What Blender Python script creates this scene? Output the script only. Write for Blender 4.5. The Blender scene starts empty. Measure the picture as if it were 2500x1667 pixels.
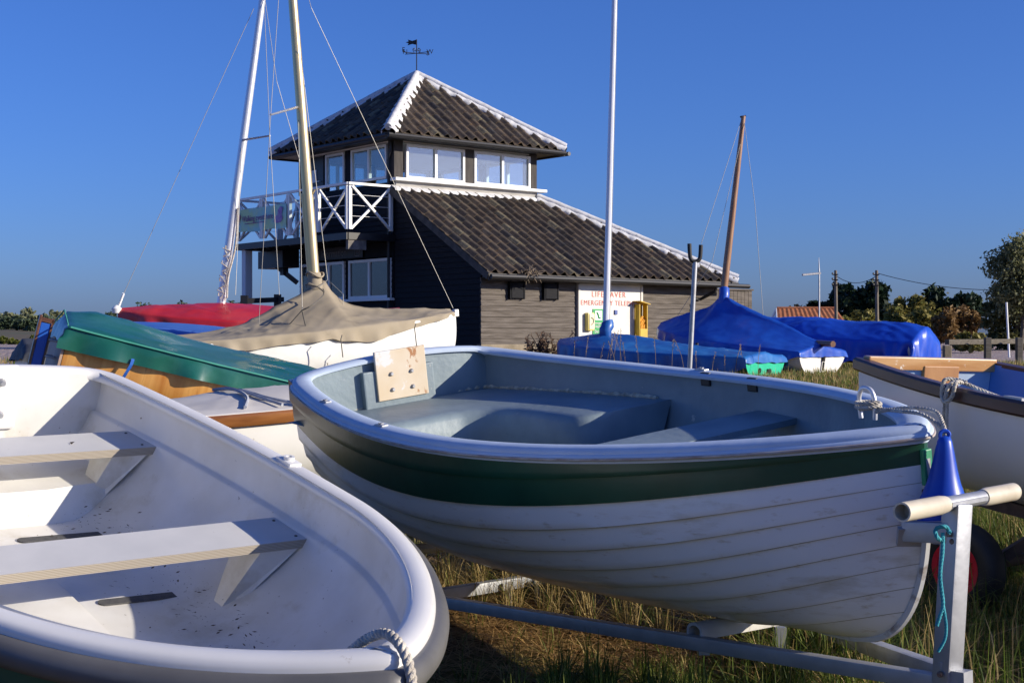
import bpy, bmesh, math, random
import numpy as np
from mathutils import Vector, Matrix, noise
random.seed(7)
rng = np.random.default_rng(7)
C = bpy.data.collections.new('boat_park')
bpy.context.scene.collection.children.link(C)
R = math.radians
PI = math.pi
F, CX, CY, CAMH = 3472.0, 1250.0, 825.0, 1.45

def at(u, v, Y):
    """a point of the photograph at distance Y, in metres"""
    return Vector(((u-CX)/F*Y, Y, CAMH-(v-CY)/F*Y))

# ------------------------------------------------------------------ terrain
_G = [(0,3,.10),(2,5,.10),(0,8,.14),(-3,8,.30),(-5,14,.95),(-9,18,1.08),(-3,28,1.05),(-1,30.5,1.12),(0.5,29.5,.95),(2,29,.82),
      (5,27,.62),(6,33,.68),(9,30,.62),(12,45,.55),(16,52,.48),(5,36.5,1.05),(-6,38,1.2),(-2.5,34,1.2),(-20,60,1.0),(-35,90,1.0),
      (15,60,.50),(40,110,1.1),(0,60,1.1),(0,110,1.2),(10,18,.35),(4,14,.25),(3,20,.45),(-8,5,.2),(8,7,.08),(0,0,.1),(-2,12,.5),
      (20,37,.5),(-15,30,1.1),(12,25,.5),(14,90,.75),(30,70,.7),(70,110,1.2)]
_GA = np.array(_G)
def ground_np(x, y):
    x = np.asarray(x, float); y = np.asarray(y, float)
    num = np.zeros_like(x); den = np.zeros_like(x)
    for gx, gy, gz in _G:
        s = 2.2 + .13*max(gy, 0)
        w = np.exp(-((x-gx)**2+(y-gy)**2)/(2*s*s)) + 1e-3/(1+((x-gx)**2+(y-gy)**2)/(s*s))
        num += w*gz; den += w
    return num/den
def gz(x, y): return float(ground_np(np.array([x]), np.array([y]))[0])

# ------------------------------------------------------------------ materials
_M = {}
def lin(r, g, b):
    f = lambda c: (c/255/12.92) if c <= 10.31 else ((c/255+.055)/1.055)**2.4
    return (f(r), f(g), f(b))
def nd(nt, kind, **kw):
    n = nt.nodes.new(kind)
    for k, v in kw.items(): setattr(n, k, v)
    return n
def pm(name, c1, c2=None, sc=6, rough=.5, metal=0., bump=0., bsc=40, stain=None, spec=.5, coat=0., stretch=(1,1,1),
       amt=(.35,.65), detail=4, trans=0., stain2=None):
    """procedural paint / cloth / metal: two colours mixed by noise, worn patches, bump"""
    if name in _M: return _M[name]
    m = bpy.data.materials.new(name); m.use_nodes = True; nt = m.node_tree
    b = nt.nodes['Principled BSDF']
    b.inputs['Roughness'].default_value = rough; b.inputs['Metallic'].default_value = metal
    b.inputs['Specular IOR Level'].default_value = spec; b.inputs['Coat Weight'].default_value = coat
    b.inputs['Coat Roughness'].default_value = .12
    tc = nd(nt, 'ShaderNodeTexCoord'); mp = nd(nt, 'ShaderNodeMapping'); mp.inputs['Scale'].default_value = stretch
    nt.links.new(tc.outputs['Object'], mp.inputs['Vector'])
    col = None
    if c2:
        n = nd(nt, 'ShaderNodeTexNoise'); n.inputs['Scale'].default_value = sc; n.inputs['Detail'].default_value = detail
        nt.links.new(mp.outputs[0], n.inputs['Vector'])
        rp = nd(nt, 'ShaderNodeValToRGB'); rp.color_ramp.elements[0].position = amt[0]; rp.color_ramp.elements[1].position = amt[1]
        rp.color_ramp.elements[0].color = (*c1, 1); rp.color_ramp.elements[1].color = (*c2, 1)
        nt.links.new(n.outputs['Fac'], rp.inputs[0]); col = rp.outputs[0]
    for st in (stain, stain2):
        if not st: continue
        n = nd(nt, 'ShaderNodeTexNoise'); n.inputs['Scale'].default_value = st[1]; n.inputs['Detail'].default_value = 8
        n.inputs['Roughness'].default_value = .65
        if len(st) > 4:
            m2 = nd(nt, 'ShaderNodeMapping'); m2.inputs['Scale'].default_value = st[4]
            m2.inputs['Location'].default_value = (3.1, 1.7, .6)
            nt.links.new(tc.outputs['Object'], m2.inputs['Vector']); nt.links.new(m2.outputs[0], n.inputs['Vector'])
        else: nt.links.new(tc.outputs['Object'], n.inputs['Vector'])
        rp = nd(nt, 'ShaderNodeValToRGB'); rp.color_ramp.elements[0].position = st[2]; rp.color_ramp.elements[1].position = st[2]+st[3]
        nt.links.new(n.outputs['Fac'], rp.inputs[0])
        mx = nd(nt, 'ShaderNodeMix', data_type='RGBA')
        if col: nt.links.new(col, mx.inputs['A'])
        else: mx.inputs['A'].default_value = (*c1, 1)
        mx.inputs['B'].default_value = (*st[0], 1)
        nt.links.new(rp.outputs[0], mx.inputs['Factor']); col = mx.outputs['Result']
    if col: nt.links.new(col, b.inputs['Base Color'])
    else: b.inputs['Base Color'].default_value = (*c1, 1)
    if bump:
        n = nd(nt, 'ShaderNodeTexNoise'); n.inputs['Scale'].default_value = bsc; n.inputs['Detail'].default_value = 6
        nt.links.new(mp.outputs[0], n.inputs['Vector'])
        bp = nd(nt, 'ShaderNodeBump'); bp.inputs['Strength'].default_value = bump; bp.inputs['Distance'].default_value = .02
        nt.links.new(n.outputs['Fac'], bp.inputs['Height']); nt.links.new(bp.outputs[0], b.inputs['Normal'])
    if trans:
        t = nd(nt, 'ShaderNodeBsdfTranslucent'); mx = nd(nt, 'ShaderNodeMixShader'); mx.inputs[0].default_value = trans
        if col: nt.links.new(col, t.inputs[0])
        else: t.inputs[0].default_value = (*c1, 1)
        nt.links.new(b.outputs[0], mx.inputs[1]); nt.links.new(t.outputs[0], mx.inputs[2])
        nt.links.new(mx.outputs[0], nt.nodes['Material Output'].inputs[0])
    _M[name] = m
    return m
def wood_mat(name, c1, c2, stretch, rough=.35, coat=.3, sc=3, knots=None):
    return pm(name, c1, c2, sc=sc, rough=rough, coat=coat, stretch=stretch, bump=.06, bsc=8, detail=7, amt=(.3,.7), stain=knots)
def glass_mat(name, tint=(.86,.93,.95), gl=.10):
    m = bpy.data.materials.new(name); m.use_nodes = True; nt = m.node_tree
    for n in list(nt.nodes):
        if n.type != 'OUTPUT_MATERIAL': nt.nodes.remove(n)
    t = nd(nt, 'ShaderNodeBsdfTransparent'); t.inputs[0].default_value = (*tint, 1)
    g = nd(nt, 'ShaderNodeBsdfGlossy'); g.inputs['Roughness'].default_value = .03
    df = nd(nt, 'ShaderNodeBsdfDiffuse'); df.inputs[0].default_value = (.8,.85,.85,1)
    fr = nd(nt, 'ShaderNodeLayerWeight'); fr.inputs[0].default_value = .25
    mx = nd(nt, 'ShaderNodeMixShader'); mth = nd(nt, 'ShaderNodeMath', operation='MULTIPLY_ADD'); mth.inputs[1].default_value = .35; mth.inputs[2].default_value = gl
    pw = nd(nt, 'ShaderNodeMath', operation='POWER'); pw.inputs[1].default_value = 3; fr.inputs[0].default_value = .5
    nt.links.new(fr.outputs['Facing'], pw.inputs[0]); nt.links.new(pw.outputs[0], mth.inputs[0]); nt.links.new(mth.outputs[0], mx.inputs[0])
    m2 = nd(nt, 'ShaderNodeMixShader'); m2.inputs[0].default_value = .07
    nt.links.new(t.outputs[0], m2.inputs[1]); nt.links.new(df.outputs[0], m2.inputs[2])
    nt.links.new(m2.outputs[0], mx.inputs[1]); nt.links.new(g.outputs[0], mx.inputs[2])
    nt.links.new(mx.outputs[0], nt.nodes['Material Output'].inputs[0])
    return m

# ------------------------------------------------------------------ mesh builder
class MB:
    def __init__(s): s.v = []; s.f = []; s.mi = []; s.cur = 0
    def add(s, vs, fs):
        o = len(s.v); s.v += [tuple(p) for p in vs]
        s.f += [tuple(i+o for i in f) for f in fs]; s.mi += [s.cur]*len(fs); return s
    def box(s, c, d, M=None, bev=0.):
        """axis box of centre c and size d (in frame M), edges chamfered by bev"""
        hx, hy, hz = d[0]/2, d[1]/2, d[2]/2
        bm = bmesh.new(); bmesh.ops.create_cube(bm, size=1)
        for v in bm.verts: v.co = Vector((v.co.x*2*hx, v.co.y*2*hy, v.co.z*2*hz))
        if bev: bmesh.ops.bevel(bm, geom=bm.edges[:], offset=bev, segments=2, affect='EDGES', profile=.6)
        c = Vector(c)
        vs = [(M @ (v.co+c)) if M else v.co+c for v in bm.verts]
        fs = [[v.index for v in f.verts] for f in bm.faces]
        bm.verts.index_update(); fs = [[v.index for v in f.verts] for f in bm.faces]
        bm.free(); return s.add(vs, fs)
    def beam(s, a, b, w, h, up=(0,0,1), bev=0.):
        """rectangular bar from a to b"""
        a, b = Vector(a), Vector(b); d = b-a; L = d.length; x = d.normalized()
        y = Vector(up).cross(x)
        if y.length < 1e-4: y = Vector((0,1,0)).cross(x)
        y.normalize(); z = x.cross(y)
        M = Matrix(((x.x,y.x,z.x,a.x),(x.y,y.y,z.y,a.y),(x.z,y.z,z.z,a.z),(0,0,0,1)))
        return s.box((L/2,0,0), (L,w,h), M, bev)
    def grid(s, P, closeu=False, closev=False, flip=False):
        P = [[tuple(p) for p in r] for r in P]; n, m = len(P), len(P[0])
        vs = [p for r in P for p in r]; fs = []
        for i in range(n if closeu else n-1):
            for j in range(m if closev else m-1):
                a, b, c, d = i*m+j, i*m+(j+1)%m, ((i+1)%n)*m+(j+1)%m, ((i+1)%n)*m+j
                fs.append((a,d,c,b) if flip else (a,b,c,d))
        return s.add(vs, fs)
    def tube(s, path, r, seg=8, caps=True):
        path = [Vector(p) for p in path]; n = len(path)
        rs = r if isinstance(r, (list, tuple)) else [r]*n
        t0 = (path[1]-path[0]).normalized(); u = t0.orthogonal().normalized(); rows = []
        for i in range(n):
            t = (path[min(i+1,n-1)]-path[max(i-1,0)])
            t = t.normalized() if t.length > 1e-9 else t0
            u = (u - t*u.dot(t)); u = u.normalized() if u.length > 1e-6 else t.orthogonal().normalized()
            w = t.cross(u)
            rows.append([path[i]+(u*math.cos(2*PI*k/seg)+w*math.sin(2*PI*k/seg))*rs[i] for k in range(seg)])
        o = len(s.v); s.grid(rows, closev=True)
        if caps:
            s.f.append(tuple(o+k for k in range(seg))[::-1]); s.mi.append(s.cur)
            s.f.append(tuple(o+(n-1)*seg+k for k in range(seg))); s.mi.append(s.cur)
        return s
    def rope(s, path, r, pitch=None, strands=3):
        """three strands laid round each other"""
        path = smooth_path(path, .35*r); pitch = pitch or r*6
        L = 0; u = None; frames = []
        for i, p in enumerate(path):
            t = (path[min(i+1,len(path)-1)]-path[max(i-1,0)]).normalized()
            if u is None: u = t.orthogonal().normalized()
            u = (u-t*u.dot(t)).normalized(); w = t.cross(u)
            if i: L += (p-path[i-1]).length
            frames.append((p, u, w, L))
        for k in range(strands):
            s.tube([p+(u*math.cos(2*PI*(l/pitch+k/strands))+w*math.sin(2*PI*(l/pitch+k/strands)))*r*.52 for p,u,w,l in frames], r*.56, 7)
        return s
    def lathe(s, prof, axis_o=(0,0,0), ax=(0,0,1), seg=20):
        ax = Vector(ax).normalized(); u = ax.orthogonal().normalized(); w = ax.cross(u); o = Vector(axis_o)
        rows = [[o+ax*z+(u*math.cos(2*PI*k/seg)+w*math.sin(2*PI*k/seg))*max(r,1e-4) for k in range(seg)] for r, z in prof]
        return s.grid(rows, closev=True)
    def prism(s, pts, M, th):
        """flat outline pts (x,y) in frame M, extruded by th along M's z"""
        n = len(pts); vs = [M @ Vector((x,y,0)) for x,y in pts]+[M @ Vector((x,y,th)) for x,y in pts]
        fs = [tuple(range(n))[::-1], tuple(range(n,2*n))]+[(i,(i+1)%n,n+(i+1)%n,n+i) for i in range(n)]
        return s.add(vs, fs)
    def build(s, name, mats, parent=None, smooth=None, off=None, xf=None):
        if xf is not None: vs = [tuple(xf @ Vector(p)) for p in s.v]
        else: vs = s.v
        if off is None and parent is not None: off = OFF.get(parent.name)
        if off is not None: vs = [(p[0]-off[0], p[1]-off[1], p[2]-off[2]) for p in vs]
        me = bpy.data.meshes.new(name); me.from_pydata(vs, [], s.f)
        if not isinstance(mats, (list, tuple)): mats = [mats]
        for m in mats: me.materials.append(m)
        if len(mats) > 1: me.polygons.foreach_set('material_index', s.mi)
        me.validate(); me.update()
        bm = bmesh.new(); bm.from_mesh(me); bmesh.ops.recalc_face_normals(bm, faces=bm.faces[:]); bm.to_mesh(me); bm.free()
        if smooth is not None:
            me.shade_smooth()
            if smooth < 179: me.set_sharp_from_angle(angle=R(smooth))
        o = bpy.data.objects.new(name, me); C.objects.link(o)
        if parent is not None:
            o.parent = parent; RM[o.name] = RM.get(parent.name, Matrix())
            if off is not None: OFF[o.name] = off
        return o
OFF = {}; RM = {}
class WB(MB):
    """a mesh drawn in world coordinates for a thing that has its own frame"""
    def build(s, name, mats, parent=None, **kw): return MB.build(s, name, mats, parent, xf=RM[parent.name].inverted(), **kw)
def tag(o, label=None, cat=None, group=None, kind=None):
    if label: o['label'] = label
    if cat: o['category'] = cat
    if group: o['group'] = group
    if kind: o['kind'] = kind
    return o
def thing(name, label, cat, loc=(0,0,0), M=None, group=None):
    """an Empty at the thing's base; its parts are built in the coordinates of M (or the world) and hang under it"""
    o = bpy.data.objects.new(name, None); C.objects.link(o); o.empty_display_size = .2
    o.matrix_world = (M or Matrix()) @ Matrix.Translation(Vector(loc))
    OFF[o.name] = Vector(loc); RM[o.name] = M or Matrix()
    return tag(o, label, cat, group)
def smooth_path(path, step):
    P = [Vector(p) for p in path]; out = []
    for i in range(len(P)-1):
        p0, p1, p2, p3 = P[max(i-1,0)], P[i], P[i+1], P[min(i+2,len(P)-1)]
        n = max(2, int((p2-p1).length/step))
        for k in range(n):
            t = k/n
            out.append(.5*((2*p1)+(p2-p0)*t+(2*p0-5*p1+4*p2-p3)*t*t+(3*p1-p0-3*p2+p3)*t**3))
    out.append(P[-1]); return out
def sag(a, b, d, n=12):
    a, b = Vector(a), Vector(b)
    return [a.lerp(b, i/n)-Vector((0,0,d*4*(i/n)*(1-i/n))) for i in range(n+1)]
def lerp(a, b, t): return a+(b-a)*t
def interp(xs, ys, x):
    """smooth curve through knots"""
    n = len(xs)
    if x <= xs[0]: return ys[0]
    if x >= xs[-1]: return ys[-1]
    i = 0
    while x > xs[i+1]: i += 1
    d = [(ys[k+1]-ys[k])/(xs[k+1]-xs[k]) for k in range(n-1)]
    def m(k):
        if k == 0: return d[0]
        if k == n-1: return d[-1]
        return 0 if d[k-1]*d[k] <= 0 else 2*d[k-1]*d[k]/(d[k-1]+d[k])
    h = xs[i+1]-xs[i]; t = (x-xs[i])/h
    return (2*t**3-3*t*t+1)*ys[i]+(t**3-2*t*t+t)*h*m(i)+(3*t*t-2*t**3)*ys[i+1]+(t**3-t*t)*h*m(i+1)
def text_mesh(name, body, size, mat, parent, M, align='CENTER', extrude=.002, shear=0., sx=1., spacing=1.):
    cu = bpy.data.curves.new(name, 'FONT'); cu.body = body; cu.size = size; cu.align_x = align; cu.align_y = 'CENTER'
    cu.extrude = extrude; cu.shear = shear; cu.resolution_u = 3; cu.space_character = spacing
    ob = bpy.data.objects.new(name+'_curve', cu); C.objects.link(ob)
    dg = bpy.context.evaluated_depsgraph_get(); me = bpy.data.meshes.new_from_object(ob.evaluated_get(dg))
    bpy.data.objects.remove(ob); bpy.data.curves.remove(cu)
    me.materials.clear(); me.materials.append(mat); me.name = name
    X = M @ Matrix.Diagonal((sx,1,1,1)); off = OFF.get(parent.name, Vector()) if parent is not None else Vector()
    for v in me.vertices: v.co = (X @ v.co)-off
    o = bpy.data.objects.new(name, me); C.objects.link(o)
    if parent is not None: o.parent = parent; OFF[o.name] = off
    return o
def frame(o, x, y):
    """matrix with origin o, x axis along x, y axis close to y"""
    x = Vector(x).normalized(); z = x.cross(Vector(y)).normalized(); y = z.cross(x); o = Vector(o)
    return Matrix(((x.x,y.x,z.x,o.x),(x.y,y.y,z.y,o.y),(x.z,y.z,z.z,o.z),(0,0,0,1)))
def pose(x0, y0, z0, yaw, pit, rol):
    return Matrix.Translation((x0,y0,z0)) @ Matrix.Rotation(yaw,4,'Z') @ Matrix.Rotation(pit,4,'Y') @ Matrix.Rotation(rol,4,'X')

# ------------------------------------------------------------------ boats
class Hull:
    """x from the transom (0) to the stem (L), y to port, z = 0 at the gunwale of transom and stem"""
    def __init__(s, L, bs, bm, tm, p, q, sag, depth, c3=0., p3=7., dk=.35, foot=.8, footp=2.4, n0=2.3, n1=1.7, rake=0., ds=1.0, flare=.10):
        s.L=L; s.bs=bs; s.bm=bm; s.tm=tm; s.p=p; s.q=q; s.sag=sag; s.D=depth; s.c3=c3; s.p3=p3
        s.foot=foot; s.footp=footp; s.n0=n0; s.n1=n1; s.rake=rake; s.ds=ds; s.flare=flare
    def b(s, t):
        t = min(max(t,0),1)
        if t < s.tm: return s.bs+(s.bm-s.bs)*math.sin(t/s.tm*PI/2)
        return s.bm*max(0,1-((t-s.tm)/(1-s.tm))**s.p)**s.q
    def sh(s, t): return s.sag*((2*t-1)**2-1)+s.c3*max(t,0)**s.p3
    def dep(s, t):
        d = s.D*(s.ds+(1-s.ds)*min(1,t/.45)) - (s.sh(.5)-s.sh(t))*1.0
        return max(d, 1e-3)
    def n(s, t): return lerp(s.n0, s.n1, max(0,min(1,(t-.25)/.7)))
    def section(s, t, qs, inset=0.):
        """points down one side at girth fractions qs (0 gunwale .. 1 keel): (y, z, ny, nz)"""
        b, D, z0, n = s.b(t), s.dep(t), s.sh(t), s.n(t); K = 48; pts = []
        for k in range(K+1):
            a = k/K*PI/2
            y = b*max(math.cos(a),0)**(2/n); z = -D*math.sin(a)**(2/n)
            y *= 1-s.flare*(-z/max(D,1e-6))
            pts.append((y, z0+z))
        ln = [0]
        for k in range(K): ln.append(ln[-1]+math.hypot(pts[k+1][0]-pts[k][0], pts[k+1][1]-pts[k][1]))
        T = max(ln[-1], 1e-9); out = []; k = 0
        for q in qs:
            while k < K-1 and ln[k+1] < q*T: k += 1
            h = ln[k+1]-ln[k]; f = 0 if h < 1e-9 else min(max((q*T-ln[k])/h,0),1)
            dy, dz = pts[k+1][0]-pts[k][0], pts[k+1][1]-pts[k][1]; dl = math.hypot(dy,dz) or 1
            out.append((lerp(pts[k][0],pts[k+1][0],f), lerp(pts[k][1],pts[k+1][1],f), -dz/dl, dy/dl))
        return out
    def x(s, t, z):
        """stations lean aft with depth towards the bow, so the strakes run out along a rounded stem"""
        d = min(max((s.sh(t)-z)/s.dep(t),0),1); w = max(0,(t-.45)/.55)**2.2
        return t*s.L - (1-s.foot)*s.L*.65*(1-(1-d**s.footp)**(1/s.footp))*w + (s.rake*z*(1-t) if s.rake else 0)
    def ts(s, n=44): return [1-(1-i/n)**1.9 for i in range(n+1)]
    def skin(s, mb, q0, q1, lands=(), lap=.008, nq=14, fade=.9, nt=46, t0=0., t1=1., qg=None):
        """outer planking between girth fractions q0 and q1; lower edges of the strakes stand proud at the lands"""
        rows = [(q0, 0.)]; cuts = [q for q in lands if q0 < q < q1]
        st = [0.]+list(lands)+[1.]
        def fr(q, side):
            for i in range(len(st)-1):
                if st[i]-1e-9 <= q <= st[i+1]+1e-9:
                    if side < 0 and abs(q-st[i]) < 1e-9: continue
                    if side > 0 and abs(q-st[i+1]) < 1e-9 and i+1 < len(st)-1: continue
                    return (q-st[i])/(st[i+1]-st[i])
            return 0
        rows = []
        edges = [q0]+cuts+[q1]
        for i in range(len(edges)-1):
            a, b_ = edges[i], edges[i+1]; k = max(2, int(round(nq*(b_-a)/(q1-q0))))
            for j in range(k+1):
                q = lerp(a, b_, j/k); side = 1 if j == 0 else -1
                f = fr(q, side)
                rows.append((q, f*lap if lands else 0.))
                if j == k and i < len(edges)-2: rows.append((q+.003, lap*.9))   # lower face of the land, then back
        rows2 = []
        for q, o in rows: rows2.append((min(q,1.), o))
        gq = qg or (lambda t: 1.)
        for sg in (1,-1):
            G = []
            for t in [t0+(t1-t0)*v for v in s.ts(nt)]:
                fd = max(0,min(1,(1-t)/(1-fade))) if t > fade else 1.
                G.append([Vector((s.x(t,z), sg*(y+ny*o*fd), z+nz*o*fd)) for (y,z,ny,nz),(q,o) in zip(s.section(t,[r[0]*(gq(t)+(1-gq(t))*r[0]) for r in rows2]), rows2)])
            f0 = len(mb.mi); mb.grid(G, flip=sg<0); m = len(rows2)-1
            if lands:
                for i in range(len(mb.mi)-f0):
                    j = i % m
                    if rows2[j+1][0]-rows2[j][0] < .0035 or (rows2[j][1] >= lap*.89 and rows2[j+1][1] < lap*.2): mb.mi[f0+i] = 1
        return mb
    def transom(s, mb, top=0., th=.02, q0=0., x=0., inner=0.):
        """flat stern board, crowned by top"""
        sec = s.section(0, [q0+(1-q0)*i/24 for i in range(25)])
        o = []
        for y,z,_,_ in sec: o.append((y-inner, z))
        pts = o+[(-y,z) for y,z in o[::-1][1:]]
        n = 12; cr = [( -o[0][0]+2*o[0][0]*k/n, o[0][1]+top*(1-(2*k/n-1)**2)) for k in range(1,n)]
        pts += cr
        m = len(pts)
        f = [Vector((x+s.rake*z,y,z)) for y,z in pts]; b_ = [p+Vector((th,0,0)) for p in f]
        mb.add(f+b_, [tuple(range(m)), tuple(range(m,2*m))[::-1]]+[(i,(i+1)%m,m+(i+1)%m,m+i) for i in range(m)])
        return mb
    def edge(s, t, sg, out=0., up=0., q=0.):
        y,z,ny,nz = s.section(t,[q])[0]
        return Vector((s.x(t,z), sg*(y+out), z+up))
    def rim(s, nt=60, transom_pts=14, crown=0., stern=True, inset=0., corner=.0):
        """closed loop round the gunwale seen from above with outward normals: list of (p, n)"""
        L = []
        ts = s.ts(nt)
        port = [Vector((t*s.L, s.b(t)-inset, s.sh(t))) for t in ts]
        stb = [Vector((p.x,-p.y,p.z)) for p in port[::-1]][1:]
        loop = port+stb
        if stern:
            n = transom_pts; b0 = s.b(0)-inset
            loop += [Vector((0,-b0+2*b0*k/n, s.sh(0)+crown*(1-(2*k/n-1)**2))) for k in range(1,n)]
        m = len(loop)
        if corner:
            # round the quarters
            for _ in range(3):
                q = [p.copy() for p in loop]
                for i in range(m):
                    if loop[i].x < corner and abs(loop[i].y) > s.b(0)-inset-corner: q[i] = (loop[i-1]+2*loop[i]+loop[(i+1)%m])/4
                loop = q
        out = []
        for i in range(m):
            a = loop[i-1] if (stern or i) else loop[i]; c = loop[(i+1)%m] if (stern or i < m-1) else loop[i]
            d = c-a; nrm = Vector((d.y,-d.x,0))
            nrm = nrm.normalized() if nrm.length > 1e-6 else Vector((1,0,0))
            if nrm.dot(loop[i]-Vector((s.L*.45,0,0))) < 0: nrm = -nrm
            out.append((loop[i], nrm))
        return out
def sweep(mb, path, prof, closed=True, up=Vector((0,0,1))):
    mb.grid([[p+n*o+up*z for o,z in prof] for p,n in path], closeu=closed, closev=True)
    if not closed:
        k = len(prof); n = len(path); o = len(mb.v)-k*n
        mb.f += [tuple(o+i for i in range(k)), tuple(o+(n-1)*k+i for i in range(k))]; mb.mi += [mb.cur]*2
    return mb
def wob(p, f, a): return noise.noise(Vector(p)*f)*a
def cover(mb, L, yb, zg, ridge, skirt, nt=70, nw=30, amp=.012, freq=3.5, top_pow=1.3, t0=0., t1=1., peak=None, seed=0.,
          hemw=.03, out=.02, folds=.02, stern_flap=None, bow_flap=None):
    """a cloth laid over a boat: yb(t), zg(t) gunwale, ridge(t) height above it, skirt(t) overhang; peak=(t,height,width) a mast boot"""
    rows = []
    for i in range(nt+1):
        t = lerp(t0, t1, i/nt); b = yb(t); g = zg(t); rr = ridge(t); sk = skirt(t); row = []
        for j in range(-nw, nw+1):
            w = j/nw; a = abs(w); sg = 1 if w >= 0 else -1
            if a <= .66:
                k = a/.66; y = b*k; z = g+rr*(1-k**top_pow)
                if peak:
                    d = math.hypot((t-peak[0])*L, y*1.1)/peak[2]
                    z += peak[1]*math.exp(-d*1.25) if d < 8 else 0
                fold = 0
            else:
                k = (a-.66)/.34; y = b+out*k**.5
                hem = sk*(1+hemw*8*wob((t*L,sg*3+seed,0),1.7,1))
                z = g-hem*k
                fold = folds*k*noise.noise(Vector((t*L*5+seed, sg*7, z*.6)))*2*(1+(1.6*math.exp(-t*14) if (stern_flap or 0) > .3 else 0))
            p = Vector((t*L, sg*(y+fold), z))
            s1 = noise.noise(Vector((p.x*freq*.6+seed, p.y*freq*.8, p.z+seed)))
            n2 = noise.noise(Vector((p.x*freq*.9+p.y*3.5+seed*2, (p.x*.6-p.y)*freq*.9, seed)))
            n3 = noise.noise(Vector((p.x*freq*1.3-p.y*4.5-seed, (p.x*.4+p.y)*freq*.7, p.z*1.5+seed*3)))
            n4 = noise.noise(Vector((p.x*freq*3.1+seed, p.y*freq*2.3, p.z*freq*2)))
            rid = max(0,1-abs(n2)*3.2)**1.6*.75+max(0,1-abs(n3)*3.4)**1.6*.65
            tight = min(1, abs(a-.66)/.12)
            p += Vector((0, sg*(.7 if a>.6 else .15), .8 if a<.66 else .1))*((s1*.9+rid*.8*(.5+s1)+n4*.22)*amp*(.30+.70*tight))
            row.append(p)
        rows.append(row)
    if stern_flap:
        r0 = rows[0]; lo = min(p.z for p in r0)
        add = []
        for f in (1., .6, .25):
            add.append([Vector((p.x-.02-.035*f+(.02+.10*min(1,max(0,stern_flap-.3)*4)*f)*noise.noise(Vector((p.y*6,f*2,seed))), p.y*(1-.0*f), lerp(p.z, min(p.z, zg(t0)-stern_flap+.03*noise.noise(Vector((p.y*4,seed,1)))), f))) for p in r0])
        rows = add+rows
    if bow_flap:
        r0 = rows[-1]; add = []
        for f in (.25,.6,1.):
            add.append([Vector((p.x+.02+.035*f, p.y, lerp(p.z, min(p.z, zg(t1)-bow_flap+.02*noise.noise(Vector((p.y*4,seed,1)))), f))) for p in r0])
        rows = rows+add
    mb.grid(rows)
    return rows
# ------------------------------------------------------------------ camera, sky, sun
scn = bpy.context.scene
cam = bpy.data.cameras.new('camera'); co = bpy.data.objects.new('camera', cam); C.objects.link(co)
cam.sensor_width = 36; cam.lens = F/2500*36; cam.clip_end = 3000; cam.clip_start = .05
co.location = (0,0,CAMH); co.rotation_euler = (PI/2-(833.5-CY)/F,0,0); scn.camera = co
SUN_AZ, SUN_EL = R(-15), R(19)
sdir = Vector((math.cos(SUN_AZ)*math.cos(SUN_EL), math.sin(SUN_AZ)*math.cos(SUN_EL), math.sin(SUN_EL)))
sl = bpy.data.lights.new('sun', 'SUN'); sl.energy = 3.85; sl.angle = R(.5); sl.color = (1,.90,.74)
so = bpy.data.objects.new('sun', sl); C.objects.link(so); so.rotation_euler = sdir.to_track_quat('Z','Y').to_euler(); so.location = sdir*60
w = bpy.data.worlds.new('World'); scn.world = w; w.use_nodes = True; nt = w.node_tree
bg = nt.nodes['Background']; sky = nt.nodes.new('ShaderNodeTexSky'); sky.sky_type = 'NISHITA'; sky.sun_disc = False
sky.sun_elevation = SUN_EL; sky.sun_rotation = math.atan2(sdir.x, sdir.y); sky.air_density = 1.0; sky.dust_density = .9; sky.ozone_density = 10
hs = nt.nodes.new('ShaderNodeMix'); hs.data_type = 'RGBA'; hs.blend_type = 'MULTIPLY'; hs.inputs['Factor'].default_value = 1; hs.inputs['B'].default_value = (.75,.685,.89,1)
nt.links.new(sky.outputs[0], hs.inputs['A']); nt.links.new(hs.outputs['Result'], bg.inputs[0]); bg.inputs[1].default_value = .105
scn.view_settings.view_transform = 'Standard'; scn.view_settings.look = 'None'; scn.view_settings.exposure = .72; scn.view_settings.gamma = 1
scn.cycles.max_bounces = 8; scn.cycles.transparent_max_bounces = 16

# ------------------------------------------------------------------ common materials
white_paint = pm('white_paint', (.80,.80,.77), (.72,.72,.69), sc=5, rough=.42, bump=.03, bsc=30)
white_frame = pm('white_frame', (.80,.80,.78), rough=.4)
gel_white = pm('gelcoat_white', (.74,.73,.70), (.69,.68,.65), sc=3, rough=.33, bump=.015, bsc=14, stain=((.30,.25,.17),16,.66,.12), coat=.15)
gel_dirty = pm('gelcoat_floor', (.73,.72,.69), (.62,.60,.55), sc=4, rough=.45, stain=((.16,.12,.08),46,.67,.05), bump=.03, bsc=22, stain2=((.45,.40,.30),3.2,.56,.22))
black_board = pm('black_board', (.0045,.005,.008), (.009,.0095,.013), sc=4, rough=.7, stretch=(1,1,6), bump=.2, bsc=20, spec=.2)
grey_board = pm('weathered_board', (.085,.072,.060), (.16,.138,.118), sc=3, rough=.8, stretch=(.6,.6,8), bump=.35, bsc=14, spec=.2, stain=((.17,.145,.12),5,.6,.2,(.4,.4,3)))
tile_mat = pm('pantile', (.046,.036,.028), (.10,.078,.057), sc=2.2, rough=.75, bump=.25, bsc=25, spec=.3, stain=((.20,.105,.04),6,.63,.1), stain2=((.17,.145,.11),3.2,.55,.25))
hip_white = pm('hip_mortar', (.66,.66,.66), (.50,.50,.50), sc=8, rough=.7, bump=.3, bsc=18, stain=((.3,.3,.3),9,.62,.1))
flash_grey = pm('flashing', (.42,.40,.37), (.28,.27,.25), sc=3, rough=.8, stretch=(1,1,5), bump=.2)
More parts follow.
